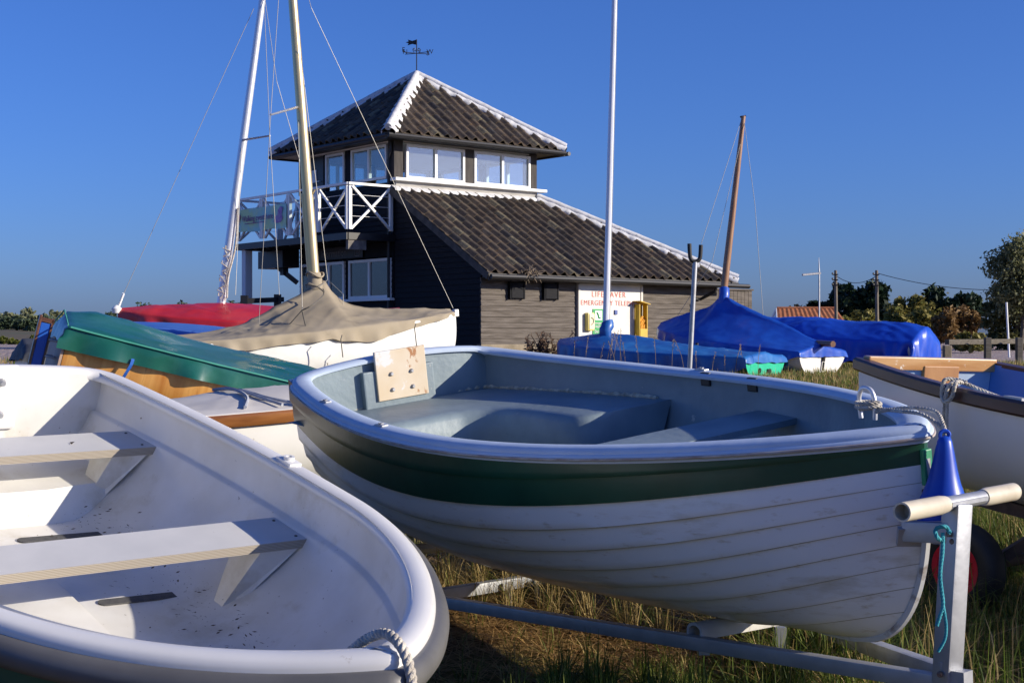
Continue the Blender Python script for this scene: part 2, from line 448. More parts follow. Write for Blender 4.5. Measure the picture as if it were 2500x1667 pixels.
dark_trim = pm('dark_trim', (.013,.013,.015), rough=.45)
plinth_m = pm('plinth_stone', (.30,.25,.18), (.20,.165,.11), sc=4, rough=.9, bump=.5, bsc=20)
glass = glass_mat('window_glass')
glass_dark = glass_mat('window_glass_lower', (.55,.58,.6), .05)
white_in = pm('interior_white', (.78,.76,.74), rough=.8)
dark_in = pm('interior_dark', (.03,.03,.03), rough=.9)
steel = pm('galvanised', (.42,.43,.45), (.33,.34,.36), sc=9, rough=.48, metal=.55, bump=.05, bsc=40, stain=((.30,.27,.24),6,.62,.15))
alloy = pm('alloy_mast', (.74,.75,.77), rough=.35, metal=.5)
gold_alloy = pm('anodised_mast', (.74,.58,.30), (.66,.52,.28), sc=3, rough=.34, metal=.65)
wire_m = pm('rigging_wire', (.33,.32,.29), rough=.5, metal=.3)
rope_w = pm('white_rope', (.62,.58,.50), (.40,.36,.30), sc=30, rough=.9, bump=.5, bsc=120)
black_rub = pm('black_rubber', (.012,.012,.013), (.02,.02,.021), sc=10, rough=.65)
red_m = pm('red_wheel', (.60,.015,.04), (.48,.015,.035), sc=9, rough=.4)

# ------------------------------------------------------------------ lookout building
TH = R(39); Mb = Matrix.Translation((-2.81,34,0)) @ Matrix.Rotation(TH,4,'Z')
S, LD, LW = 4.39, 3.39, 7.55
hut = thing('lookout_building', 'black weatherboarded lookout tower with pyramid roof, balcony and long tiled lean-to', 'building', (2,1,1.1), Mb)
def boards(mb, O, u, nrm, z0, z1, lim, holes=(), pitch=.127, th=.018):
    """lapped boards on the plane through O along u; lim(z) -> (u0,u1)"""
    O, u, nrm = Vector(O), Vector(u), Vector(nrm); z = z0
    while z < z1-.02:
        zt = min(z+pitch, z1); a, b = lim((z+zt)/2); segs = [(a,b)] if b-a > .02 else []
        for h0,h1,g0,g1 in holes:
            if zt-.02 > g0 and z+.02 < g1:
                ns = []
                for s0,s1 in segs:
                    if h0 > s0: ns.append((s0,min(s1,h0)))
                    if h1 < s1: ns.append((max(s0,h1),s1))
                segs = [s for s in ns if s[1]-s[0] > .01]
        for s0,s1 in segs:
            k = th+.006*random.random(); vs = []
            for s in (s0,s1):
                p = O+u*s
                vs += [p+Vector((0,0,z))+nrm*k, p+Vector((0,0,zt))+nrm*.003, p+Vector((0,0,zt))-nrm*.03, p+Vector((0,0,z))-nrm*.03]
            mb.add(vs, [(0,1,5,4),(1,2,6,5),(2,3,7,6),(3,0,4,7),(0,3,2,1),(4,5,6,7)])
        z = zt
    return mb
ZS, ZE = 5.20, 6.13
slope = (5.03-2.88)/3.75
mb = MB()
wl = [(.1,1.94,2.41,3.37),(2.15,4.3,2.41,3.37)]
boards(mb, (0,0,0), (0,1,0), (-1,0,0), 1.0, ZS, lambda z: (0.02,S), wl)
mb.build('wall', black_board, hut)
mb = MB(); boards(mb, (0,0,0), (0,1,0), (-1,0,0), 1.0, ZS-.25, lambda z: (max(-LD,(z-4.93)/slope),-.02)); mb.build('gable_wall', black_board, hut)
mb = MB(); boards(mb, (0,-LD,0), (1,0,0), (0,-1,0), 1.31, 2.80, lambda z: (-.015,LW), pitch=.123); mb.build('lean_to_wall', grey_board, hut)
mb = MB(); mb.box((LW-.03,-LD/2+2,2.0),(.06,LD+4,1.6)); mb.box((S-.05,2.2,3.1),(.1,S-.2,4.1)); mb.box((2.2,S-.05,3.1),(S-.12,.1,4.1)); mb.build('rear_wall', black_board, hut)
mb = MB(); mb.box((LW/2,-LD+.02,1.2),(LW+.1,.16,.22)); mb.box((.05,-LD/2,1.1),(.14,LD-.1,.24)); mb.build('plinth', plinth_m, hut)
# upper storey posts
postm = pm('post_board',(.035,.030,.028),(.06,.052,.046),sc=5,rough=.8,stretch=(3,3,.6),bump=.3)
for c_,d_ in [((x,y,(ZS+ZE)/2+.03),(.26,.26,ZE-ZS+.1)) for x,y in [(.1,.1),(S-.1,.1),(.1,S-.1),(S-.1,S-.1)]]+[((2.22,.03,(ZS+ZE)/2),(.28,.14,ZE-ZS)),((.03,2.0,(ZS+ZE)/2),(.12,.3,ZE-ZS)),((.03,3.12,(ZS+ZE)/2),(.12,.14,ZE-ZS)),((S-.03,2.2,(ZS+ZE)/2),(.12,.2,ZE-ZS)),((2.2,S-.03,(ZS+ZE)/2),(.2,.12,ZE-ZS))]:
    mb = MB(); mb.box(c_,d_,bev=.008); mb.build('window_post', black_board if c_[0] < .05 else postm, hut)
mb = MB(); mb.box((S/2,S/2,5.12),(S-.2,S-.2,.1)); mb.build('floor', dark_in, hut)
mb = MB(); mb.box((S/2,S/2,6.16),(S+.05,S+.05,.04)); mb.build('ceiling', white_in, hut)
def window(O, u, nrm, a, b, z0, z1, n, gl=glass, fw=.06, name='window', fm=white_frame):
    O,u,nrm = Vector(O),Vector(u),Vector(nrm); mf = MB(); M = frame(O+u*a+Vector((0,0,z0)), u, (0,0,1)); W,Hh = b-a, z1-z0
    mf.box((W/2,fw/2,0),(W,fw,.09),M); mf.box((W/2,Hh-fw/2,0),(W,fw,.09),M)
    mf.box((fw/2,Hh/2,0),(fw,Hh-2*fw,.086),M); mf.box((W-fw/2,Hh/2,0),(fw,Hh-2*fw,.086),M)
    for k in range(1,n): mf.box((W*k/n,Hh/2,0),(fw*1.1,Hh-2*fw,.086),M)
    f = mf.build(name, fm, hut); g = MB(); g.box((W/2,Hh/2,-.005),(W-fw,Hh-fw,.008),M); g.build('pane', gl, f)
    return f
zt = ZE-.02
window((0,-.02,0),(1,0,0),(0,-1,0),.31,2.07,5.28,zt,2); window((0,-.02,0),(1,0,0),(0,-1,0),2.37,4.18,5.28,zt,2)
window((-.02,0,0),(0,1,0),(-1,0,0),.26,1.84,5.28,zt,2); window((-.02,0,0),(0,1,0),(-1,0,0),2.16,3.04,5.28,zt,1)
window((S+.02,0,0),(0,1,0),(1,0,0),.25,2.08,5.28,zt,2); window((S+.02,0,0),(0,1,0),(1,0,0),2.32,4.15,5.28,zt,2)
window((0,S+.02,0),(1,0,0),(0,1,0),.25,2.08,5.28,zt,2); window((0,S+.02,0),(1,0,0),(0,1,0),2.32,4.15,5.28,zt,2)
for a,b,c,d in wl: window((-.025,0,0),(0,1,0),(-1,0,0),a,b,c,d,2 if a<1 else 3,glass_dark,.07)
for c_,w_ in ((1.02,2.05),(3.2,2.2)):
    mb = MB(); mb.box((-.06,c_,2.38),(.16,w_,.06)); mb.build('window_sill', white_frame, hut)
mb = MB(); mb.box((2.25,-.10,5.235),(4.72,.24,.07),bev=.008); mb.build('sill_board', white_frame, hut)
mb = MB(); mb.box((2.2,-.03,5.09),(4.40,.07,.22)); mb.build('flashing_board', flash_grey, hut)
mb = MB(); mb.box((0.0,3.66,5.62),(.05,.92,.98)); door = mb.build('door', dark_trim, hut)
mb = MB(); mb.box((-.035,3.62,5.62),(.006,.22,.32)); mb.build('notice', white_frame, door)
mb = MB(); mb.tube([(-.03,3.3,5.47),(-.08,3.3,5.47),(-.08,3.42,5.47)],.012); mb.build('handle', alloy, door)
# roofs
def pantiles(mb, O, ex, ey, n, Ls, lim, pitch=.285, row=.36):
    O,ex,ey,n = map(Vector,(O,ex,ey,n)); nr = int(Ls/row)+1
    def prof(a):
        a %= 1.
        return .075*math.sin(PI*min(a/.60,1)) if a < .60 else -.018*math.sin(PI*(a-.60)/.40)
    for r in range(nr):
        v0 = r*row; v1 = min(v0+row+.03, Ls)
        if v1 <= v0: continue
        a, b = lim((v0+min(v1,Ls))/2); k0 = int(math.floor(a/pitch*8)); k1 = int(math.ceil(b/pitch*8))
        if k1-k0 < 1: continue
        jit = {}
        G = []
        for k in range(k0,k1+1):
            x = min(max(k*pitch/8,a-.03),b+.03); h = prof(k/8); ti = k//8
            j = jit.setdefault(ti, (random.uniform(-.006,.01), random.uniform(-.012,.012)))
            G.append([O+ex*x+ey*(v0+j[1])+n*(h+.002), O+ex*x+ey*(v0+j[1])+n*(h+.022+j[0]*.8), O+ex*x+ey*v1+n*(h+.004)])
        f0 = len(mb.mi); mb.grid(G)
        for i in range(len(G)-1):
            mb.mi[f0+2*i] = mb.mi[f0+2*i+1] = TILE[(hash((r*131+((k0+i)//8)*7919+nr*31))*2654435761 >> 7) % len(TILE)]
    return mb
TILE = [0,0,0,0,0,1,1,1,2,0,1,0,3]
ov = .56; AP = Vector((S/2,S/2,8.25)); hs_ = S/2+ov; rise = 8.25-6.28; sl_len = math.hypot(hs_, rise)
tr = None
mb = MB()
for k in range(4):
    Mk = Matrix.Translation((S/2,S/2,0)) @ Matrix.Rotation(k*PI/2,4,'Z')
    ex = Mk.to_3x3() @ Vector((1,0,0)); up = (Mk.to_3x3() @ Vector((0,hs_,rise))).normalized(); nn = ex.cross(up)
    O = Mk @ Vector((0,-hs_,6.28))
    pantiles(mb, O, ex, up, nn, sl_len, lambda v: (-hs_*(1-v/sl_len), hs_*(1-v/sl_len)))
    mb.add([O-ex*hs_-nn*.02, O+ex*hs_-nn*.02, AP-nn*.02], [(0,1,2)])
tiles = [tile_mat,pm('pantile_brown',(.064,.046,.032),(.13,.098,.068),sc=3,rough=.75,bump=.25,bsc=25,spec=.3,stain=((.20,.11,.045),7,.6,.1)),pm('pantile_dark',(.028,.025,.023),(.06,.052,.045),sc=3,rough=.7,bump=.25,bsc=25,spec=.35),pm('pantile_lichen',(.10,.085,.055),(.20,.165,.10),sc=9,rough=.85,bump=.3,bsc=30)]
roof = mb.build('tower_roof', tiles, hut, smooth=50)
def hip(mb, a, b, na, nb, w=.2, r=.085):
    """mortared ridge tiles along a hip with scalloped skirts on both slopes"""
    a,b = Vector(a),Vector(b); d = (b-a).normalized(); L = (b-a).length; n = int(L/.09)
    for nrm in (na, nb):
        nrm = Vector(nrm).normalized(); side = d.cross(nrm).normalized()
        if side.z > 0: side = -side
        G = []
        for i in range(n+1):
            p = a+d*(L*i/n); ww = w*(.93+.15*math.sin(i*1.95+.5*math.sin(i*.7))+random.uniform(-.06,.06))
            G.append([p+nrm*.09, p+side*ww*.55+nrm*(.085+.012*math.sin(i*1.5)), p+side*ww+nrm*(.045+.02*math.sin(i*1.5)), p+side*(ww+.01)+nrm*.0])
        mb.grid(G)
    pts = [a+d*(L*i/n)+Vector((0,0,.085)) for i in range(n+1)]
    mb.tube(pts, [r*(1+.05*((i//4)%2)) for i in range(n+1)], 10)
    return mb
mb = MB(); cs = [(-ov,-ov),(S+ov,-ov),(S+ov,S+ov),(-ov,S+ov)]; nz = hs_/sl_len; nh = rise/sl_len
nrmls = [(0,-nh,nz),(nh,0,nz),(0,nh,nz),(-nh,0,nz)]
for i,c in enumerate(cs): hip(mb, AP, (c[0],c[1],6.29), nrmls[i], nrmls[i-1])
mb.build('hip_cap', hip_white, roof, smooth=60)
mb = MB()
ring = [(-ov+.03,-ov+.03),(S+ov-.03,-ov+.03),(S+ov-.03,S+ov-.03),(-ov+.03,S+ov-.03)]
for i in range(4):
    a,b = ring[i],ring[(i+1)%4]; mb.beam((*a,6.20),(*b,6.20),.03,.13); 
    mb.tube([(a[0]*1.02-.03*(1 if a[0]<1 else -1),a[1]-.05*(1 if a[1]<1 else -1),6.2),(b[0]-.0,b[1]-.05*(1 if b[1]<1 else -1),6.2)],.055,8)
mb.box((S/2,S/2,6.20),(S+2*ov-.08,S+2*ov-.08,.05)); mb.build('gutter', dark_trim, roof)
mb = MB(); LO = Vector((0,-3.76,2.88)); upv = Vector((0,3.76,5.03-2.88)); ll = upv.length; upv.normalize(); nv = Vector((1,0,0)).cross(upv)
hx = LW+.40
pantiles(mb, (0,-3.76,2.88), (1,0,0), upv, nv, ll-.05, lambda v: (-.12, lerp(hx,S,v/ll)))
mb.add([(-.1,-3.74,2.85),(hx-.02,-3.74,2.85),(S,0,4.99),(-.1,0,4.99)],[(0,1,2,3)])
# far hip slope of the lean-to
e2 = Vector((S-hx,0,5.03-2.88)); l2 = e2.length; e2.normalize()
pantiles(mb, (hx,-3.76,2.88), (0,1,0), e2, Vector((0,1,0)).cross(e2), l2, lambda v: (3.76*v/l2, 8.2))
mb.add([(hx-.02,-3.74,2.85),(hx-.02,4.4,2.85),(S,4.4,4.99),(S,0,4.99)],[(0,1,2,3)])
roof2 = mb.build('lean_to_roof', tiles, hut, smooth=50)
mb = MB(); hip(mb, (S+.02,-.05,5.02), (hx,-3.76,2.89), nv, Vector((0,1,0)).cross(e2), w=.19)
n = 60
G = []
for i in range(n+1):
    x = lerp(-.12,S+.15,i/n); wv = .10+.028*math.sin(i*1.62)+random.uniform(-.008,.008)
    G.append([(x,-.03,5.10),(x,-.10,5.06+.01*math.sin(i*1.3)),(x,-.10-wv,5.06-wv*slope*.9),(x,-.11-wv,5.02-wv*slope)])
mb.grid(G); mb.build('hip_cap', hip_white, roof2, smooth=60)
mb = MB(); mb.beam((-.13,-3.80,2.80),(-.13,-.02,2.80+3.78*slope),.03,.16); mb.build('verge_board', pm('verge',(.10,.09,.075),(.05,.045,.04),sc=6,rough=.8), roof2)
mb = MB(); mb.tube([(-.1,-3.86,2.79),(hx+.3,-3.86,2.76)],.055,8); mb.box((hx/2,-3.72,2.79),(hx+.1,.03,.15)); mb.box((hx/2,-3.6,2.79),(hx,.36,.02))
mb.tube([(hx-.9,-3.86,2.74),(hx-.9,-3.8,2.6),(hx-1.05,-3.45,2.42),(hx-1.25,-3.45,2.42),(hx-1.3,-3.45,2.3),(hx-1.3,-3.45,1.2)],.04,8)
mb.build('gutter', dark_trim, roof2)
mb = MB(); mb.tube([(-.07,.05,6.15),(-.07,.05,5.95),(-.09,.12,5.7),(-.09,.12,1.2)],.035,8); mb.build('downpipe', dark_trim, hut)
# vent boxes under the lean-to eaves
for x in (.95,1.95):
    mb = MB(); mb.box((x,-LD-.06,2.52),(.34,.1,.36),bev=.01); mb.box((x-.2,-LD-.05,2.52),(.03,.12,.4)); mb.box((x+.2,-LD-.05,2.52),(.03,.12,.4)); mb.build('vent_box', black_board, hut)
# old nest of dry seaweed caught in the gutter
mb = MB(); rs = random.Random(3)
for k in range(70):
    p = Vector((1.05+rs.gauss(0,.09),-3.83+rs.gauss(0,.04),2.86+rs.gauss(0,.05))); d = Vector((rs.gauss(0,1),rs.gauss(0,1),rs.gauss(-.3,1))).normalized()*.14
    mb.tube([p,p+d*.5+Vector((0,0,.01)),p+d],.008,4)
tag(mb.build('bird_nest', pm('dry_weed',(.25,.2,.14),(.14,.1,.07),sc=20,rough=.9), None, xf=Mb),'small ragged clump of dry twigs caught on the lean-to gutter','nest')
# balcony
bal = MB(); bal.box((-.66,2.72,3.88),(1.3,5.4,.05)); bal.box((-1.33,2.72,3.83),(.05,5.46,.16)); bal.box((-.65,-.01,3.83),(1.32,.05,.16)); bal.box((-.65,5.44,3.83),(1.32,.05,.16))
for y in np.linspace(.4,5,9): bal.box((-.66,float(y),3.79),(1.26,.06,.12))
balc = bal.build('balcony', dark_trim, hut)
def xpanel(a, b, z0=3.98, z1=5.02):
    mb = MB(); a,b = Vector(a),Vector(b); u = (b-a).normalized()
    A = lambda p,z: Vector((p.x,p.y,z))
    mb.beam(A(a,z1+.04),A(b,z1+.04),.075,.055); 
    mb.beam(A(a+u*.08,z0+.03),A(b-u*.08,z1-.02),.045,.055); n_ = u.cross(Vector((0,0,1)))*.05
    mb.beam(A(a+u*.08,z1-.02)+n_,A(b-u*.08,z0+.03)+n_,.045,.055)
    for p in (a+u*.045,b-u*.045): mb.box((p.x,p.y,(z0+z1)/2),(.075,.075,z1-z0-.02))
    for z in (4.3,4.55,4.8): mb.tube([A(a,z),A(b,z)],.006,5)
    return mb.build('rail_panel', white_frame, balc)
xpanel((-1.3,0,0),(-.06,0,0))
for k in range(4): xpanel((-1.3,k*1.36,0),(-1.3,(k+1)*1.36,0))
xpanel((-1.3,5.42,0),(-.02,5.42,0)); xpanel((0.0,4.5,0),(0,5.42,0))
mb = MB(); mb.box((-1.15,5.15,2.5),(.2,.2,2.6)); mb.build('balcony_post', pm('post_white',(.62,.64,.66),rough=.6), balc)
mb = MB(); mb.box((-.3,5.0,3.52),(.5,1.3,.46)); mb.box((-.3,4.7,3.2),(.16,.16,.2)); mb.beam((-.05,4.45,2.9),(-.5,4.9,3.4),.1,.12); mb.build('bracket', dark_trim, balc)
mb = MB(); mb.box((-1.05,.05,3.64),(.5,.1,.24)); mb.build('bracket', pm('bracket_grey',(.2,.18,.16),(.1,.09,.08),sc=8,rough=.8), balc)
# Information sign lettering on the dark wall
infom = pm('dull_lettering',(.16,.16,.17),rough=.6)
mb = MB(); mb.box((-.045,2.75,3.59),(.02,2.9,.30)); sg = mb.build('sign_board', dark_trim, hut)
text_mesh('lettering','Information',.26,infom,sg,frame((-.058,2.65,3.58),(0,-1,0),(0,0,1)))
mb = MB(); Mi = frame((-.058,1.55,3.58),(0,-1,0),(0,0,1))
for a,b,cx,cy in ((.2,.02,0,.1),(.2,.02,0,-.1),(.02,.2,.1,0),(.02,.2,-.1,0),(.03,.1,0,-.02),(.03,.03,0,.055)): mb.box((cx,cy,0),(a,b,.006),Mi)
for px,py in ((0,.05),(.05,0),(-.05,0),(.03,-.06),(-.03,-.06),(0,-.09)): mb.box((px-(-2.0)*-1,py,0),(.06,.05,.006),Mi)
mb.build('emblem', infom, sg)
# weather vane
wv = thing('weather_vane','black weather vane with flag pennant and compass letters on the tower roof','weather vane',(S/2,S/2,8.3),Mb)
mb = MB(); mb.tube([(S/2,S/2,8.25),(S/2,S/2,9.22)],.014,8); mb.lathe([(.001,8.28),(.085,8.29),(.085,8.36),(.03,8.38),(.014,8.4)],(S/2,S/2,0)); mb.build('pole', dark_trim, wv)
Mr = Mb.inverted().to_3x3()
vx = Mr @ Vector((1,0,0)); 
mb = MB(); fl = frame((S/2,S/2,9.06), Mr @ Vector((-.9,.2,0)), (0,0,1))
mb.prism([(0,.02),(0,.16),(.12,.13),(.24,.17),(.22,.12),(.30,.10),(.22,.07),(.25,.02),(.12,.05)], fl, .012); mb.build('flag', dark_trim, wv)
mb = MB(); ends = []
for k,ch in enumerate('NWSE'):
    d = Mr @ Vector(((-.31,.12,0),(.34,.1,0),(.30,-.2,0),(-.33,-.16,0))[k]); p = Vector((S/2,S/2,8.86)); mb.tube([p,p+d],.009,6); ends.append((ch,p+d))
    q = [p+d*.18+Vector((0,0,.0)),p+d*.3+Vector((0,0,.09)),p+d*.16+Vector((0,0,.13)),p+d*.1+Vector((0,0,.06)),p+d*.2+Vector((0,0,.07))]; mb.tube(smooth_path(q,.02),.007,5)
mb.build('arm', dark_trim, wv)
for ch,p in ends: text_mesh('letter',ch,.17,dark_trim,wv,frame(p+Vector((0,0,.06 if ch!='S' else -.04)),vx,(0,0,1)),extrude=.006)
# banner on the balcony rail
ban = thing('banner','pale green and blue banner tied to the white balcony rail','banner',(-1.36,4.0,4.19),Mb)
mb = MB(); Bm = frame((-1.36,5.32,4.19),(0,-1,0),(0,0,1))
mb.grid([[Bm @ Vector((2.58*i/24,.59*j/8+.015*math.sin(i*.5)*(1-j/8),.012*math.sin(i*.9+j*.4)+.02*math.sin(i*.35))) for j in range(9)] for i in range(25)])
mb.grid([[Bm @ Vector((2.58*i/24,.59*j/8+.015*math.sin(i*.5)*(1-j/8),-.004+.012*math.sin(i*.9+j*.4)+.02*math.sin(i*.35))) for j in range(9)] for i in range(25)],flip=True)
mb.build('cloth', pm('banner_cloth',(.36,.68,.66),(.52,.72,.40),sc=1.6,rough=.7,amt=(.45,.6)), ban, smooth=60)
pur = pm('banner_purple',(.20,.03,.22),rough=.6); pk = pm('banner_pink',(.42,.05,.28),rough=.6)
text_mesh('lettering','Walking event here',.215,pur,ban,Bm @ Matrix.Translation((1.17,.33,.04)),sx=.95)
mb = MB(); mb.prism([(.50,.20),(1.55,.20),(1.55,.215),(.50,.215)],Bm @ Matrix.Translation((0,0,.035)),.004)
mb.build('strapline', pur, ban)
mb = MB(); Mt = Bm @ Matrix.Translation((0,0,.035))
for cx,cy in ((.16,.47),(.10,.42),(.22,.42),(.13,.36),(.20,.36),(.165,.30)): mb.prism([(cx+.045*math.cos(a),cy+.04*math.sin(a)) for a in np.linspace(0,2*PI,9)[:-1]],Mt,.005)
mb.prism([(.1,.21),(.22,.21),(.22,.225),(.1,.225)],Mt,.005)
mb.build('emblem', pk, ban)
mb = MB(); mb.prism([(2.0,.18),(2.15,.13),(2.38,.15),(2.46,.24),(2.40,.34),(2.46,.50),(2.34,.54),(2.22,.45),(2.2,.34),(2.08,.29)],Mt,.005); mb.build('boot_picture', pm('boot',(.27,.12,.42),(.4,.3,.5),sc=14,rough=.6), ban)
# white emergency board
ebd = thing('emergency_board','white wall board with red emergency telephone lettering on the lean-to','board',(3.83,-LD,1.3),Mb)
mb = MB(); mb.box((3.83,-LD-.045,2.0),(1.97,.05,1.42)); mb.build('panel', pm('board_white',(.66,.645,.60),(.60,.585,.54),sc=4,rough=.5), ebd)
mb = MB()
for x in (2.82,4.84): mb.box((x,-LD-.05,2.0),(.06,.08,1.46))
mb.box((3.83,-LD-.05,2.735),(2.08,.08,.05)); mb.build('border', pm('border_grey',(.6,.58,.54),rough=.6), ebd)
redt = pm('red_lettering',(.55,.10,.07),rough=.6)
text_mesh('lettering','LIFE SAVER',.185,redt,ebd,frame((3.76,-LD-.075,2.47),(1,0,0),(0,0,1)),spacing=1.25)
text_mesh('lettering','EMERGENCY TELEPHONE',.165,redt,ebd,frame((3.90,-LD-.075,2.27),(1,0,0),(0,0,1)),spacing=1.12)
ph = thing('telephone_box','small cream yellow emergency telephone box on the white board','telephone',(3.1,-LD-.07,1.62),Mb)
mb = MB(); mb.box((3.10,-LD-.13,1.83),(.20,.12,.42),bev=.02); mb.build('case', pm('cream_yellow',(.72,.60,.17),rough=.4), ph, smooth=40)
mb = MB(); mb.box((3.11,-LD-.195,1.83),(.16,.016,.36),bev=.006); mb.build('door_panel', pm('cream',(.80,.72,.46),rough=.4), ph)
mb = MB(); mb.tube(smooth_path([(3.08,-LD-.207,1.92),(3.14,-LD-.207,1.90),(3.15,-LD-.207,1.81),(3.09,-LD-.207,1.76)],.02),.012,6); mb.build('handset_symbol', pm('grey_sym',(.25,.22,.18),rough=.5), ph)
gs = thing('green_sign','green and white emergency telephone notice below the telephone box','sign',(3.42,-LD-.07,1.36),Mb)
mb = MB(); mb.box((3.42,-LD-.078,1.72),(.36,.012,.82)); mb.build('plate', pm('sign_green',(.01,.32,.07),rough=.4), gs)
mb = MB(); mb.box((3.42,-LD-.088,1.98),(.22,.006,.22)); mb.build('symbol_square', white_frame, gs)
mb = MB(); mb.tube(smooth_path([(3.36,-LD-.094,2.05),(3.40,-LD-.094,2.0),(3.42,-LD-.094,1.93),(3.47,-LD-.094,1.92)],.02),.018,6); mb.build('handset_symbol', bpy.data.materials['sign_green'], gs)
for s_,z_,tx in ((.085,1.80,'Emergency'),(.085,1.72,'Telephone'),(.095,1.60,'Dial 999'),(.045,1.53,'or ask for'),(.045,1.48,'coastguard')): text_mesh('lettering',tx,s_,white_frame,gs,frame((3.42,-LD-.088,z_),(1,0,0),(0,0,1)),sx=.78)
mb = MB()
for z_ in (1.425,1.40,1.375,1.35): mb.box((3.42,-LD-.087,z_),(.28-.05*(z_<1.37),.004,.012))
mb.build('small_print', white_frame, gs)
bl = MB(); bl.box((3.98,-LD-.085,2.06),(.09,.03,.11),bev=.01); tag(bl.build('key_box', pm('keyblue',(.05,.09,.3),rough=.4), None, xf=Mb),'tiny blue box fixed to the white emergency board','box')
lb = thing('lifebuoy_box','tall open yellow rescue box at the right edge of the white board','rescue box',(4.72,-LD-.07,1.35),Mb)
yel = pm('rescue_yellow',(.62,.40,.01),(.50,.33,.02),sc=5,rough=.45)
mb = MB(); x0,x1,z0,z1,y0,y1 = 4.60,4.85,1.36,2.26,-LD-.08,-LD-.27
mb.box(((x0+x1)/2,y0,(z0+z1)/2),(x1-x0,.02,z1-z0)); mb.box((x0,(y0+y1)/2-.01,(z0+z1)/2),(.02,y0-y1-.04,z1-z0-.001)); mb.box((x1,(y0+y1)/2-.01,(z0+z1)/2),(.02,y0-y1-.04,z1-z0-.001))
mb.box(((x0+x1)/2,(y0+y1)/2,z0-.01),(x1-x0+.02,y0-y1,.022)); mb.beam((x0-.04,(y0+y1)/2-.02,z1+.07),(x1+.04,(y0+y1)/2-.02,z1-.0),y0-y1+.08,.02)
mb.box(((x0+x1)/2,y1+.01,1.52),(x1-x0-.02,.02,.3)); mb.build('case', yel, lb)
mb = MB(); rs = random.Random(5)
for k in range(9):
    c = Vector(((x0+x1)/2+rs.uniform(-.03,.03),y1+.08,1.62+k*.035)); mb.tube(smooth_path([c+Vector((.07*math.cos(a),.02*math.sin(a*2),.06*math.sin(a))) for a in np.linspace(0,2*PI,9)],.03),.02,6)
mb.build('rope_coil', pm('orange_line',(.75,.33,.02),(.6,.3,.05),sc=20,rough=.8), lb)
# dark rail fence beside the stairs and board fence past the lean-to
rf = thing('rail_fence','low black rail fence under the balcony','fence',(-5.9,33,1.15))
mb = MB(); a = at(597,735,33.0); b = at(690,731,35.5); mb.beam(a,b,.08,.12); mb.build('rail', dark_trim, rf)
for p in (a, a.lerp(b,.86)):
    mb = MB(); mb.box((p.x,p.y,(p.z+.12+1.1)/2),(.16,.16,p.z+.14-1.1)); mb.build('post', dark_trim, rf)
bf = thing('board_fence','dark vertical board fence at the right end of the lean-to','fence',(6.2,39,1.1))
mb = MB(); a = at(1735,707,39.5); b = at(1835,707,40.5); k = 11; M = frame((a.x,a.y,1.0),(b.x-a.x,b.y-a.y,0),(0,0,1)); W = (Vector((b.x,b.y,0))-Vector((a.x,a.y,0))).length
for i in range(k): mb.box((W*(i+.5)/k,(a.z-1)/2,.0),(W/k-.012,a.z-1+.02*(i%2),.03),M)
mb.build('board', grey_board, bf); mb = MB(); mb.box((W/2,a.z-1.0+.02,.02),(W+.04,.05,.08),M); mb.build('cap_rail', grey_board, bf)
# ------------------------------------------------------------------ ground
def soil_mat():
    m = bpy.data.materials.new('soil'); m.use_nodes = True; nt = m.node_tree; b = nt.nodes['Principled BSDF']
    b.inputs['Roughness'].default_value = .95; b.inputs['Specular IOR Level'].default_value = .1
    tc = nd(nt,'ShaderNodeTexCoord')
    def nz(s,d=6,r=.6):
        n = nd(nt,'ShaderNodeTexNoise'); n.inputs['Scale'].default_value = s; n.inputs['Detail'].default_value = d; n.inputs['Roughness'].default_value = r
        nt.links.new(tc.outputs['Object'],n.inputs['Vector']); return n
    r1 = nd(nt,'ShaderNodeValToRGB'); e = r1.color_ramp.elements; e[0].position=.38; e[0].color=(.105,.056,.022,1); e[1].position=.62; e[1].color=(.32,.20,.085,1)
    nt.links.new(nz(9).outputs['Fac'],r1.inputs[0])
    r2 = nd(nt,'ShaderNodeValToRGB'); e = r2.color_ramp.elements; e[0].position=.45; e[0].color=(.10,.105,.026,1); e[1].position=.7; e[1].color=(.24,.19,.07,1)
    nt.links.new(nz(22).outputs['Fac'],r2.inputs[0])
    mx = nd(nt,'ShaderNodeMix',data_type='RGBA'); r3 = nd(nt,'ShaderNodeValToRGB'); r3.color_ramp.elements[0].position=.46; r3.color_ramp.elements[1].position=.60
    nt.links.new(nz(.7,4).outputs['Fac'],r3.inputs[0]); nt.links.new(r3.outputs[0],mx.inputs['Factor']); nt.links.new(r1.outputs[0],mx.inputs['A']); nt.links.new(r2.outputs[0],mx.inputs['B'])
    nt.links.new(mx.outputs['Result'],b.inputs['Base Color'])
    bp = nd(nt,'ShaderNodeBump'); bp.inputs['Strength'].default_value=.9; bp.inputs['Distance'].default_value=.05
    nt.links.new(nz(35,8,.7).outputs['Fac'],bp.inputs['Height']); nt.links.new(bp.outputs[0],b.inputs['Normal'])
    return m
